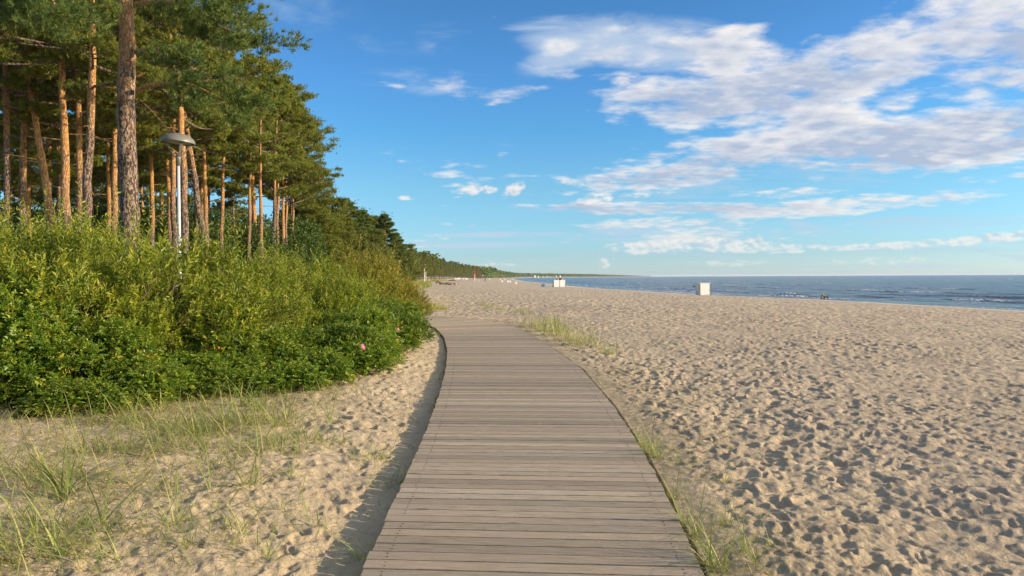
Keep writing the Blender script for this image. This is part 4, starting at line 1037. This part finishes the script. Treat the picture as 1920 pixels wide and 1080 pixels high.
def build_grass():
    r = random.Random(31)
    T = {'big': tuft_mesh(1, 40, (.6, 1.25), (.3, 2.2), .04, .015, .35), 'mid': tuft_mesh(2, 24, (.35, 1.0), (.5, 2.5), .04, .011, .55),
         'sml': tuft_mesh(3, 16, (.2, .6), (.6, 2.5), .02, .008, .5), 'thin': tuft_mesh(4, 6, (.5, 1.0), (.2, 1.6), .012, .012, .35),
         'dense': tuft_mesh(5, 105, (.3, .85), (.4, 2.2), .28, .012, .6), 'spread': tuft_mesh(7, 130, (.2, .65), (.9, 2.7), .22, .009, .6), 'drydense': tuft_mesh(6, 150, (.3, .7), (.1, 1.1), .22, .012, .85)}
    for m in T.values(): m.materials.append(M['grass'])
    def put(k, px, py, s, label, group=None, name='grass_tuft', cat='grass tuft', wid=None):
        d = EYE * F / (py - hy(px))
        for _ in range(4):
            x = (px - 960) / F * d; d = (EYE - gz(x, d)) * F / (py - hy(px))
        x = (px - 960) / F * d
        if k in ('big', 'mid', 'thin', 'sml') and px < 800: wid = s * 1.1; s = s * .72
        o = bpy.data.objects.new(name, T[k]); C.objects.link(o); o.location = (x, d, gz(x, d)); o.rotation_euler = (0, 0, r.uniform(0, 6.28)); o.scale = (wid or s, wid or s, s)
        tag(o, label, cat, group)
    put('big', 116, 935, .82, 'large pale green marram tuft with long blades in the left foreground')
    put('thin', 30, 975, .9, 'thin grass tuft nearest the left edge of the picture')
    put('mid', 265, 860, .9, 'marram tuft leaning left in the middle of the left dune patch')
    put('big', 455, 765, .8, 'tall pale grass tuft against the rose bushes left of the sand path')
    put('big', 485, 775, .7, 'yellowish grass tuft beside the tall pale one under the bushes')
    put('mid', 465, 915, .9, 'upright grass tuft right of the middle of the left sand')
    for px, py, s_ in ((205, 790, 1), (265, 800, 1.1), (330, 812, 1.1), (395, 815, 1), (450, 800, 1.2), (505, 795, 1.1), (300, 845, .9), (470, 845, 1), (560, 830, .8), (215, 850, .9), (90, 900, .9), (150, 1000, .9), (60, 1040, 1), (690, 865, .6), (400, 1010, .7)):
        put('spread', px, py, s_, 'sprawling yellow green grass clump on the sand below the rose bushes', 'sprawling grass clumps on the left sand')
    put('thin', 615, 795, .75, 'pair of upright blades standing alone on the open sand')
    put('mid', 745, 905, .5, 'green tuft growing out under the left edge of the boardwalk')
    put('mid', 682, 1052, .55, 'green tuft at the boardwalk edge at the bottom of the picture')
    for px, py, k, s in ((60, 880, 'mid', .8), (185, 985, 'thin', .9), (320, 985, 'mid', .7), (240, 905, 'thin', .9), (395, 930, 'thin', .7), (545, 905, 'sml', .9), (380, 850, 'thin', .8),
                         (20, 1050, 'mid', .8), (110, 1045, 'mid', .7), (220, 1055, 'sml', .9), (330, 820, 'mid', .7), (420, 800, 'mid', .8), (520, 800, 'mid', .7), (140, 850, 'mid', .6),
                         (560, 850, 'sml', .8), (500, 1060, 'sml', .9), (300, 775, 'mid', .9), (380, 770, 'mid', .8), (90, 1010, 'thin', .8), (350, 1040, 'sml', .8), (430, 880, 'sml', .9), (640, 830, 'sml', .8), (590, 990, 'sml', .8), (520, 960, 'sml', .8)):
        put(k, px, py, s, 'scattered marram tuft on the sand left of the boardwalk', 'scattered marram tufts on the left sand')
    for px, py, k, s in ((1000, 613, 'dense', .9), (1022, 622, 'dense', 1.0), (1045, 630, 'dense', 1.0), (1065, 640, 'dense', .8), (1085, 648, 'dense', .8), (1030, 610, 'dense', .9), (975, 612, 'mid', .8), (1055, 622, 'dense', .7), (1105, 640, 'mid', 1.0), (1120, 650, 'mid', .9)):
        put(k, px, py, s, 'thick marram tuft of the clump right of the boardwalk bend', 'marram clump right of the bend')
    put('dense', 1138, 664, .55, 'bushy grass tuft just below the clump at the bend')
    for px, py in ((920, 577), (912, 580), (972, 587), (985, 590), (900, 574), (940, 582)):
        put('dense', px, py, .62, 'far marram tuft on the sand beyond the end of the boardwalk', 'marram tufts beyond the boardwalk')
    for px, py in ((808, 583), (822, 581), (798, 578), (812, 577), (830, 583)):
        put('drydense', px, py, .8, 'straw yellow grass tuft below the end of the thicket', 'straw yellow grass at the thicket end')
    for px, py, s in ((1215, 850, .55), (1235, 858, .5), (1262, 935, .4), (1285, 985, .5), (1305, 1005, .5), (1330, 1060, .6), (1395, 1040, .5), (1362, 985, .4), (1415, 1065, .4), (1350, 1070, .6), (1358, 905, .3), (1450, 1035, .3), (1205, 835, .4)):
        put('mid', px, py, s, 'short green grass tuft along the right edge of the boardwalk', 'short tufts right of the boardwalk')
    # sparse stalks and creeping straws nobody could count
    def field(name, label, n, sampler, L, bend, w, tone, material, seed):
        rg = np.random.default_rng(seed); v, q, n, S = blade_pts(n, rg, L, bend, .0, w)
        xy = sampler(rg, n); z = ground(xy[:, 0], xy[:, 1])
        off = np.repeat(np.stack([xy[:, 0], xy[:, 1], z], -1), 2 * S, 0); v = v + off
        tn = np.repeat(np.clip(tone + rg.normal(size=n) * .25, 0, 1), 2 * S)
        o = link_mesh(name, np_mesh(name, v, q, None, {'tone': tn}), material); tag(o, label, kind='stuff'); return o
    def left_patch(rg, n):
        out = []
        while len(out) < n:
            y = rg.uniform(3.6, 11.5); x = rg.uniform(-7.5, -1.0); dl = np.interp(y, LY, LX) - x
            p = float(sstep(.7, 2.0, dl)) * (.35 + .65 * (vnoise(np.array([x * .8]), np.array([y * .8]), 5)[0] > -.1)) + .10 * (dl > .05)
            if dl > .03 and rg.random() < p: out.append((x, y))
        return np.array(out)
    field('dune_grass', 'sparse dune grass stalks over the left foreground sand', 5200, left_patch, (.08, .38), (.7, 2.6), .007, .7, M['grass'], 71)
    field('dry_straw', 'creeping yellow straws lying on the left foreground sand', 3600, left_patch, (.15, .7), (1.7, 2.0), .007, .5, M['straw'], 72)
    def fringe(rg, n):
        out = []
        while len(out) < n:
            y = rg.uniform(3.8, 24) if rg.random() < .6 else rg.uniform(3.8, 8); dr = rg.exponential(.28 if y < 9 else .8)
            x = np.interp(y, RY, RX) + .02 + dr
            if vnoise(np.array([x * 1.6]), np.array([y * 1.1]), 8)[0] > -.15 or rg.random() < .12: out.append((x, y))
        return np.array(out)
    field('edge_grass', 'low grass fringe along the right edge of the boardwalk', 2600, fringe, (.03, .11), (1.0, 2.6), .007, .6, M['grass'], 73)
    def fringe_l(rg, n):
        out = []
        while len(out) < n:
            y = rg.uniform(5.5, 24); x = np.interp(y, LY, LX) - .01 - rg.exponential(.05)
            if vnoise(np.array([0.]), np.array([y * 1.5]), 9)[0] > .05: out.append((x, y))
        return np.array(out)
    field('edge_sprigs', 'small green sprigs in the shade of the left boardwalk edge', 350, fringe_l, (.05, .16), (.5, 2.0), .008, .3, M['grass'], 74)
    def backs(rg, n):
        y = rg.uniform(9, 20, n); x = np.interp(y, RY, RX) + rg.gamma(2, .9, n) + .2
        return np.stack([x, y], -1)
    field('far_fringe_grass', 'thin grass and debris on the sand between the clump and the boardwalk', 900, backs, (.04, .16), (.8, 2.2), .010, .6, M['grass'], 75)
    def dune_foot(rg, n):
        y = rg.uniform(60, 420, n) ; t = rg.gamma(1.4, 3.0, n); x = np.interp(y, FY, FX) + 5 - t + 4
        return np.stack([x, y], -1)
    field('dune_foot_grass', 'yellow green grass belt at the foot of the treeline', 9000, dune_foot, (.5, 1.0), (.2, 1.3), .07, .7, M['grass'], 76)
build_grass()

# ---------------------------------------------------------------- street lamp
M['pole'] = plain('silver_pole', (.46, .47, .48), .45, .06, 3)
M['lamp_grey'] = plain('lamp_grey', (.15, .145, .12), .45, .12, 8)
M['lamp_glass'] = plain('lamp_lens', (.35, .33, .27), .3, .1)
def build_lamp():
    d = 15.0; x = (337 - 960) / F * d; z0 = gz(x, d); zt = EYE + (hy(337) - 247) / F * d; zr = EYE + (hy(337) - 268) / F * d; zc = EYE + (hy(337) - 300) / F * d
    e = empty('street_lamp', (x, d, z0)); tag(e, 'street lamp with a shallow grey dome on a silver pole rising from the bushes', 'street lamp')
    m = MB(); m.lathe([(.0, -.1), (.038, -.1), (.036, 1.2), (.029, zc - z0 - .02), (0, zc - z0 - .02)], 20); m.build('pole', M['pole'], e, True)
    m = MB(); m.lathe([(.040, zc - z0 - .12), (.048, zc - z0 - .12), (.05, zc - z0 + .02), (.058, zc - z0 + .05), (.02, zc - z0 + .09), (0, zc - z0 + .09)], 16); m.build('collar', M['lamp_grey'], e, True)
    rim = zr - z0
    for a in (185, 20, -50):
        m = MB(); a = R(a); P = []
        for q in np.linspace(0, 1, 8):
            rr_ = .03 + .23 * (q ** .85); P.append((rr_ * math.cos(a), rr_ * math.sin(a), zc - z0 + .04 + (rim - (zc - z0) - .04) * q))
        P = np.array(P); side = np.array([-math.sin(a), math.cos(a), 0])
        wd = np.linspace(.022, .032, 8)[:, None]; th = .012
        nrm = np.array([math.cos(a), math.sin(a), 0]) * th
        v = np.concatenate([P - side * wd - nrm, P + side * wd - nrm, P + side * wd + nrm, P - side * wd + nrm], 0)
        q_ = []
        for k in range(7):
            for c in range(4): q_.append((c * 8 + k, ((c + 1) % 4) * 8 + k, ((c + 1) % 4) * 8 + k + 1, c * 8 + k + 1))
        m.add(v, q=q_ + [(0, 8, 16, 24), (31, 23, 15, 7)]); m.build('arm', M['lamp_grey'], e)
    R_ = .325; h = (zt - zr) * .82; rim_w = rim; rim = 0.0
    prof = [(R_ * math.cos(t), rim + h * math.sin(t)) for t in np.linspace(0, PI / 2, 12)]
    inner = [(max(0, p[0] - .012), p[1] - .012) for p in prof[::-1]]
    m = MB(); m.lathe(prof + inner + [prof[0]], 40); q = m.build('lamp_shade', M['lamp_grey'], e, True); q.location = (0, 0, rim_w); q.rotation_euler = (0, R(5), 0)
    m = MB(); m.lathe([(R_ - .02, rim + .015), (.20, rim + .0), (.12, rim - .02), (.05, rim - .03), (0, rim - .03)], 32); q = m.build('lamp_lens', M['lamp_glass'], e, True); q.location = (0, 0, rim_w); q.rotation_euler = (0, R(5), 0)
build_lamp()

# ---------------------------------------------------------------- things far down the beach
M['white'] = plain('white_panel', (.80, .79, .74), .5, .04, 3)
M['cream'] = plain('cream_panel', (.72, .69, .60), .5, .05, 3)
M['red'] = plain('red_paint', (.55, .06, .05), .5, .1)
M['orange'] = plain('orange_cloth', (.65, .22, .05), .7, .15)
M['dark'] = plain('dark_cloth', (.03, .03, .04), .8, .2)
M['greyblue'] = plain('grey_blue_cloth', (.22, .25, .33), .7, .1)
M['wood2'] = plain('driftwood', (.30, .24, .18), .85, .25)
M['brown'] = plain('brown_wood', (.14, .09, .05), .8, .25)
M['skin'] = plain('skin', (.52, .32, .22), .6, .08)
M['black_fur'] = plain('black_fur', (.018, .016, .018), .7, .2)
def spot(px, d): x = (px - 960) / F * d; return Vector((x, d, gz(x, d)))
def cabin(name, px, d, w, dp, h, rz, label, panels=1, top=None, material='cream', group=None, cat='beach cabin'):
    p = spot(px, d); e = empty(name, p, rz); tag(e, label, cat, group)
    m = MB(); m.box((0, dp / 2, h / 2 + .05), (w, dp, h - .06)); m.build('wall', M[material], e)
    m = MB(); m.box((0, dp / 2, h + .05), (w + .06, dp + .06, .07)); m.build('roof', M['white'], e)
    m = MB()
    for sx in (-1, 1):
        for sy in (0.06, dp - .06): m.box((sx * (w / 2 - .06), sy, .0), (.1, .1, .3))
    for k in range(panels + 1):
        m = MB(); m.box((-w / 2 + w * k / panels + (.03 if k == 0 else -.03 if k == panels else 0), -.03, h / 2 + .05), (.07, .07, h - .02)); m.build('post', M['lamp_grey'], e)
    for k in range(panels):
        x0 = -w / 2 + w * (k + .5) / panels
        m = MB(); m.box((x0, -.012, h / 2 + .05), (w / panels - .08, .03, h - .18)); q = m.build('door_panel', M['white'], e)
        m = MB(); m.box((x0 + w / panels * .35, -.04, h * .5), (.03, .04, .16)); m.build('handle', M['lamp_grey'], q)
    return e
cabin('beach_cabin', 1322.5, 99, 1.55, 1.5, 1.62, R(8), 'square white beach cabin alone near the water', 1)
cab = cabin('beach_cabin', 1049.5, 186, 3.1, 1.6, 1.78, R(10), 'wide cream beach cabin with two doors and bundles on its roof', 2)
M['tanb'] = plain('tan_cloth', (.40, .25, .11), .8, .2)
def bundle(loc, s, matn, label, name='bundle', cat='bundle'):
    m = MB(); rg = np.random.default_rng(int(abs(loc[0]) * 100) % 999)
    prof = [(0, -.5), (.34, -.46), (.5, -.2), (.52, .05), (.42, .3), (.22, .44), (0, .5)]
    m.lathe(prof, 10); v = m.v[0]; v += rg.normal(size=v.shape).astype(np.float32) * .03; v *= np.array(s, np.float32)
    o = m.build(name, M[matn], None, True); o.location = loc; tag(o, label, cat); return o
for dx, s, mt, lab in ((-.45, (.9, .6, .4), 'tanb', 'tan bundle lying on the wide cabin roof'), (.15, (.6, .5, .5), 'dark', 'dark bundle in the middle of the wide cabin roof'), (.6, (.6, .6, .4), 'wood2', 'brown bundle at the right on the wide cabin roof')):
    bundle(cab.location + Vector((dx, .8, 1.78 + .08 + s[2] * .48)), s, mt, lab)

def small_tent():
    p = spot(1021, 186); e = empty('beach_tent', p, R(0)); tag(e, 'low grey beach tent with a white side flap left of the wide cabin', 'tent')
    def wedge(x0, x1, h0, h1, mt, nm):
        m = MB(); v = [(x0, 0, 0), (x1, 0, 0), (x1, 0, h1), (x0, 0, h0), (x0, 1.2, 0), (x1, 1.2, 0), (x1, 1.0, h1), (x0, 1.0, h0)]
        m.add(v, q=[(0, 1, 2, 3), (7, 6, 5, 4), (0, 4, 5, 1), (1, 5, 6, 2), (2, 6, 7, 3), (3, 7, 4, 0)]); m.build(nm, M[mt], e)
    wedge(-.75, .1, .95, .9, 'greyblue', 'tent_body'); wedge(.1, .95, .88, .06, 'white', 'side_flap')
small_tent()
def bin_(px, d, h, w, label, mt='white', group=None):
    e = empty('litter_bin', spot(px, d), R(12)); tag(e, label, 'bin', group)
    m = MB(); m.box((0, 0, h / 2), (w, w, h)); m.build('body', M[mt], e)
    m = MB(); m.box((0, 0, h + .02), (w + .05, w + .05, .05)); m.build('lid', M['lamp_grey'], e)
bin_(967.5, 250, .85, .5, 'small white litter bin on the sand left of the grey tent')
for px, d, lab in ((941.5, 330, 'small white litter bin nearest the people on the beach'), (952, 345, 'small white litter bin in the middle of three near the water'), (956.5, 352, 'small white litter bin closest to the water\'s edge')):
    bin_(px, d, .9, .7, lab)

# people: one continuous skinned body, coloured by zones of clothing
def skin_body(name, pts, edges, radii, material, scale=1.0):
    me = bpy.data.meshes.new(name); me.from_pydata([Vector(p) * scale for p in pts], edges, [])
    o = bpy.data.objects.new(name, me); C.objects.link(o)
    md = o.modifiers.new('skin', 'SKIN'); me.skin_vertices or None
    for k, r_ in enumerate(radii): me.skin_vertices[0].data[k].radius = (r_[0] * scale, r_[1] * scale) if isinstance(r_, tuple) else (r_ * scale, r_ * scale)
    me.skin_vertices[0].data[0].use_root = True
    sb = o.modifiers.new('sub', 'SUBSURF'); sb.levels = 1; sb.render_levels = 1
    me.materials.append(material); return o
def cloth_mat(name, legs, top, hair, zl, zt, zn):
    m, t, b = mat(name, .8); sp = t.new('ShaderNodeSeparateXYZ'); t.put(sp.inputs[0], objc(t)); z = sp.outputs[2]
    c = t.mix(t.m('GREATER_THAN', z, zl), legs, top); c = t.mix(t.m('GREATER_THAN', z, zt), c, (.50, .31, .21)); c = t.mix(t.m('GREATER_THAN', z, zn), c, hair)
    t.put(b.inputs['Base Color'], c); return m
def standing(px, d, label, legs, top, stride=.18, sx=0.0, group=None, rz=0.0, h=1.72, zlift=0.0):
    P = [(0, 0, .95), (0, 0, 1.15), (0, .01, 1.40), (0, .01, 1.50), (0, 0, 1.62), (0, 0, 1.72),
         (-.10, 0, .92), (-.11, stride, .50), (-.11, stride * 1.1 - .05, .07), (-.11, stride + .10, .03),
         (.10, 0, .92), (.11, -stride * .6, .50), (.11, -stride * 1.4, .09), (.11, -stride * 1.4 + .13, .03),
         (-.19, 0, 1.40), (-.24, -.08, 1.12), (-.23, .06, .88), (.19, 0, 1.40), (.24, .06, 1.12), (.23, .16, .90)]
    E_ = [(0, 1), (1, 2), (2, 3), (3, 4), (4, 5), (0, 6), (6, 7), (7, 8), (8, 9), (0, 10), (10, 11), (11, 12), (12, 13), (2, 14), (14, 15), (15, 16), (2, 17), (17, 18), (18, 19)]
    Rd = [(.15, .11), (.13, .10), (.15, .10), .055, .095, .06, .085, .06, .04, .035, .085, .06, .04, .035, .055, .042, .035, .055, .042, .035]
    o = skin_body('person', P, E_, Rd, cloth_mat('clothes', legs, top, (.06, .04, .03), .98, 1.46, 1.66), h / 1.78)
    # the material zones are in object space of an unscaled body
    o.location = spot(px, d) + Vector((0, 0, zlift)); o.rotation_euler = (0, 0, rz); tag(o, label, 'person', group); return o
standing(909.5, 300, 'person in dark clothes walking on the sand right of the lifeguard stand', (.02, .02, .025), (.02, .02, .03), .22, rz=.6)
def crouching():
    d = 95.0; p = spot(1539.5, d)
    P = [(0, 0, .22), (0, .10, .42), (.02, .18, .60), (.03, .20, .68), (.05, .24, .78), (.06, .25, .88),
         (-.10, .02, .22), (-.12, .36, .42), (-.12, .22, .06), (-.12, .34, .03),
         (.10, .02, .22), (.12, .36, .40), (.12, .20, .06), (.12, .32, .03),
         (-.18, .18, .58), (-.20, .34, .40), (-.05, .46, .42), (.18, .18, .58), (.24, .34, .44), (.30, .50, .46)]
    E_ = [(0, 1), (1, 2), (2, 3), (3, 4), (4, 5), (0, 6), (6, 7), (7, 8), (8, 9), (0, 10), (10, 11), (11, 12), (12, 13), (2, 14), (14, 15), (15, 16), (2, 17), (17, 18), (18, 19)]
    Rd = [(.17, .14), (.15, .12), (.16, .11), .055, .10, .06, .09, .07, .045, .035, .09, .07, .045, .035, .06, .045, .038, .06, .045, .038]
    o = skin_body('person', P, E_, Rd, cloth_mat('khaki_clothes', (.14, .11, .07), (.42, .36, .24), (.30, .22, .10), .30, .66, .82))
    o.location = p; o.rotation_euler = (0, 0, R(-70)); tag(o, 'person in khaki clothes crouching at the water\'s edge beside a black dog', 'person')
    # dog: chest, belly, neck, head, raised tail, four jointed legs, walking towards the person
    P = [(.42, 0, .50), (.15, 0, .48), (-.12, 0, .50), (-.28, 0, .58), (-.40, 0, .66), (-.50, 0, .66), (-.58, 0, .62),
         (.50, 0, .58), (.54, 0, .74), (.48, 0, .84),
         (-.14, .09, .40), (-.12, .10, .22), (-.16, .10, .03), (-.14, -.09, .40), (-.20, -.10, .24), (-.10, -.10, .03),
         (.42, .09, .40), (.34, .10, .30), (.46, .10, .20), (.42, .10, .03), (.42, -.09, .40), (.40, -.10, .30), (.54, -.10, .20), (.54, -.10, .03)]
    E_ = [(0, 1), (1, 2), (2, 3), (3, 4), (4, 5), (5, 6), (0, 7), (7, 8), (8, 9), (2, 10), (10, 11), (11, 12), (2, 13), (13, 14), (14, 15), (0, 16), (16, 17), (17, 18), (18, 19), (0, 20), (20, 21), (21, 22), (22, 23)]
    Rd = [(.11, .12), (.10, .11), (.12, .14), .085, .08, .05, .035, .045, .04, .03, .06, .035, .03, .06, .035, .03, .07, .045, .03, .03, .07, .045, .03, .03]
    o = skin_body('dog', P, E_, Rd, M['black_fur'], .85); o.location = spot(1547.5, d - .4); o.rotation_euler = (0, 0, R(8))
    tag(o, 'black dog with raised tail walking up to the crouching person by the water', 'dog')
crouching()

def mast():
    p = spot(890, 325); e = empty('flag_mast', p); tag(e, 'tall red and white flag mast on the beach beside the lifeguard stand', 'mast')
    H = 7.2
    m = MB(); m.tube([(0, 0, -.2), (0, 0, H * .42)], .10, 8); m.build('lower_pole', M['white'], e)
    m = MB(); m.tube([(0, 0, H * .42), (0, 0, H)], [.09, .06], 8); m.build('upper_pole', M['red'], e)
    v = []; 
    for k in range(8):
        z = H * .62 - k * .38; w_ = .42 + .06 * math.sin(k * 1.7)
        v += [(.08, 0, z), (.08 + w_ * .5, .08 * math.sin(k), z - .12), (.08 + w_, .05 * math.cos(k * 2), z - .3)]
    q = [(a + k * 3, a + 1 + k * 3, a + 4 + k * 3, a + 3 + k * 3) for k in range(7) for a in (0, 1)]
    v2 = [(x, y + .02, z) for x, y, z in v]; n = len(v)
    m = MB(); m.add(v + v2, q=q + [tuple(i + n for i in f[::-1]) for f in q]); m.build('flag', M['red'], e)
mast()
def lifeguard():
    p = spot(903.5, 320); e = empty('lifeguard_stand', p, R(0)); tag(e, 'raised lifeguard stand on legs between the red mast and the walker', 'lifeguard stand')
    for sx in (-1.1, 1.1):
        for sy in (0, 1.4):
            m = MB(); m.box((sx, sy, .75), (.12, .12, 1.6)); m.build('leg', M['white'], e)
    m = MB(); m.box((0, .7, 1.6), (2.5, 1.7, .1)); m.build('platform', M['greyblue'], e)
    m = MB()
    for z in (1.95, 2.25): m.box((0, -.1, z), (2.5, .06, .07)); m.box((0, 1.5, z), (2.5, .06, .07))
    for x in (-1.2, 0, 1.2): m.box((x, -.1, 1.97), (.06, .08, .68)); m.box((x, 1.5, 1.97), (.06, .08, .68))
    m.build('railing', M['greyblue'], e)
    m = MB(); m.add([(-1.7, .3, 0), (-1.7, 1.0, 0), (-1.15, 1.0, 1.6), (-1.15, .3, 1.6), (-1.6, .3, 0), (-1.6, 1.0, 0), (-1.05, 1.0, 1.6), (-1.05, .3, 1.6)], q=[(0, 1, 2, 3), (7, 6, 5, 4), (0, 4, 5, 1), (3, 2, 6, 7), (1, 5, 6, 2), (0, 3, 7, 4)]); m.build('ladder', M['white'], e)
    standing(901.5, 320.5, 'person in a red top standing at the left on the lifeguard stand', (.35, .1, .08), (.6, .12, .1), .02, zlift=1.62, h=1.6)
    standing(905.5, 320.5, 'person in a white top standing at the right on the lifeguard stand', (.5, .12, .1), (.75, .7, .66), .02, zlift=1.62, h=1.7)
lifeguard()
def posts():
    for px, d, h, lab in ((795.8, 250, 4.6, 'taller of the two white net posts by the dune foot'), (798.4, 262, 3.6, 'shorter of the two white net posts by the dune foot')):
        e = empty('net_post', spot(px, d)); tag(e, lab, 'post')
        m = MB(); m.tube([(0, 0, -.2), (0, 0, h)], .09, 8); m.build('pole', M['white'], e)
        m = MB(); m.box((0, 0, h + .04), (.24, .24, .08)); m.build('cap', M['white'], e)
posts()
def beach_folk():
    r = random.Random(17)
    cols = [(.7, .68, .62), (.5, .1, .08), (.03, .03, .05), (.1, .12, .3), (.6, .3, .12), (.75, .74, .7)]
    for i in range(10):
        d = r.uniform(420, 900); s0 = float(shore(d)); x = s0 - r.uniform(8, 45); px = 960 + x / d * F
        standing(px, d, 'tiny far off beachgoer on the distant sand', r.choice(cols), r.choice(cols), .15, group='far off beachgoers', rz=r.uniform(0, 6))
    for px, d, lab, tp in ((801, 262, 'beachgoer in orange beside the two net posts', (.75, .16, .05)), (804.5, 265, 'beachgoer in pale clothes beside the one in orange', (.7, .6, .55))):
        standing(px, d, lab, tp, tp, .05, h=1.25)
    # low white and red cabins in a row at the far end of the dune
    for k, (px, w_, mt) in enumerate(((854, 1.6, 'white'), (860, 4.5, 'white'), (869, 2.2, 'cream'), (875, 3.2, 'white'), (918, 1.6, 'white'), (938, 1.8, 'red'), (947, 1.6, 'white'))):
        cabin('beach_hut', px, 560 + k * 18, w_ * .8, 2, 1.1, R(12), 'low white or red hut in the far row below the treeline', 1, material=mt, group='far row of low huts', cat='hut')
    # buildings on the far coast
    for k, (px, H, w_) in enumerate(((1002.5, 7, 3), (1008.5, 4, 5), (1017, 2.5, 5), (1024, 3, 8), (1030, 2, 5), (1042, 4.5, 6), (1050, 6, 3))):
        d = 2720 + k * 12; x = (px - 960) / F * d
        d = float(np.interp(x, SHX[11:13], SHY[11:13])) + 60; x = (px - 960) / F * d
        e = empty('coast_house', (x, d, .1), R(-20)); tag(e, 'pale little building on the far curve of the coast', 'building', 'pale buildings on the far coast')
        m = MB(); m.box((0, 0, H / 2), (w_, 8, H)); m.build('wall', M['cream'], e)
        m = MB(); v = [(-w_ / 2 - .5, -4.5, H), (w_ / 2 + .5, -4.5, H), (w_ / 2 + .5, 4.5, H), (-w_ / 2 - .5, 4.5, H), (-w_ / 2, 0, H + 2.5), (w_ / 2, 0, H + 2.5)]
        m.add(v, q=[(0, 1, 5, 4), (2, 3, 4, 5), (3, 2, 1, 0)], t=[(0, 4, 3), (1, 2, 5)]); m.build('roof', M['wood2'], e)
beach_folk()
def mounds():
    r = random.Random(4)
    tfm = tuft_mesh(9, 260, (.35, .8), (.2, 1.5), .9, .05, .45); tfm.materials.append(M['grass'])
    for px, py, w_, lab in ((789, 531, 3.0, 'pale stone like heap at the dune foot left of the net posts'), (814, 528.5, 3.0, 'dark heap with a grassy tail right of the net posts'), (822, 531.5, 1.4, 'small dark heap on the sand below the grassy heap'), (834, 534, 2.4, 'dark driftwood heap on the open sand'), (851, 535, 2.2, 'low brown driftwood heap right of the dark one'), (848, 527, 3.4, 'grassy mound with a dark foot at the dune edge'), (870, 524, 3.2, 'pale mound below the far white huts')):
        d = (EYE + .15) * F / (py - hy(px)); p = spot(px, d)
        m = MB(); rg = np.random.default_rng(int(px)); n = 12
        for k in range(5):
            prof = [(0, 1), (.55, .85), (.9, .45), (1.05, 0), (1.0, -.3)]
            mm = MB(); mm.lathe(prof, 9); v = mm.v[0] * np.array([w_ * .28 * rg.uniform(.6, 1.1), .5, .55 * rg.uniform(.6, 1.1)]) + rg.normal(size=mm.v[0].shape) * .05
            m.add(v + [(-.5 + k / 4) * w_ * .75, rg.normal() * .3, 0], mm.q[0])
        o = m.build('driftwood_heap', M['wood2'] if 'pale' in lab or 'brown' in lab else M['brown'], None); o.location = p; tag(o, lab, 'heap')
        if px in (814, 848):
            g = bpy.data.objects.new('grass_tuft', tfm); C.objects.link(g); g.location = p + Vector((.6, .1, .25)); tag(g, 'green grass growing on the ' + ('mound at the dune edge' if px == 848 else 'dark heap right of the net posts' if px == 814 else 'small heap'), 'grass tuft')
mounds()
def birds():
    for k, (px, d, z) in enumerate(((1301, 118, .55), (1305, 119, .50), (1309.5, 118, .6), (1319, 117, .95))):
        P = [(0, 0, 0), (.16, 0, .02), (.30, 0, .05), (-.15, 0, .01), (-.30, 0, 0), (.02, .20, .10), (-.06, .48, .04), (.02, -.20, .10), (-.06, -.48, .04)]
        o = skin_body('seabird', P, [(0, 1), (1, 2), (0, 3), (3, 4), (0, 5), (5, 6), (0, 7), (7, 8)], [(.07, .06), .05, .03, .05, .02, (.05, .015), (.025, .008), (.05, .015), (.025, .008)], M['dark'] if k != 2 else M['white'])
        o.location = at(px, hy(px) - 0, d); o.location.z = SEA + 1.3 + z * .4; o.rotation_euler = (.2 * k, 0, k * 1.3)
        tag(o, 'seabird flying low over the water behind the square cabin', 'bird', 'seabirds over the water')
birds()

# ---------------------------------------------------------------- the air over the bay
def build_haze():
    m = bpy.data.materials.new('haze'); m.use_nodes = True; n = m.node_tree.nodes; n.remove(n['Principled BSDF'])
    v = n.new('ShaderNodeVolumePrincipled'); v.inputs['Color'].default_value = (.80, .88, 1, 1); v.inputs['Density'].default_value = .00004
    m.node_tree.links.new(v.outputs[0], n['Material Output'].inputs['Volume'])
    b = MB(); b.box((0, 28000, 8), (160000, 90000, 40)); o = b.build('haze', m); tag(o, 'thin sea air paling the far coast', kind='stuff')
build_haze()
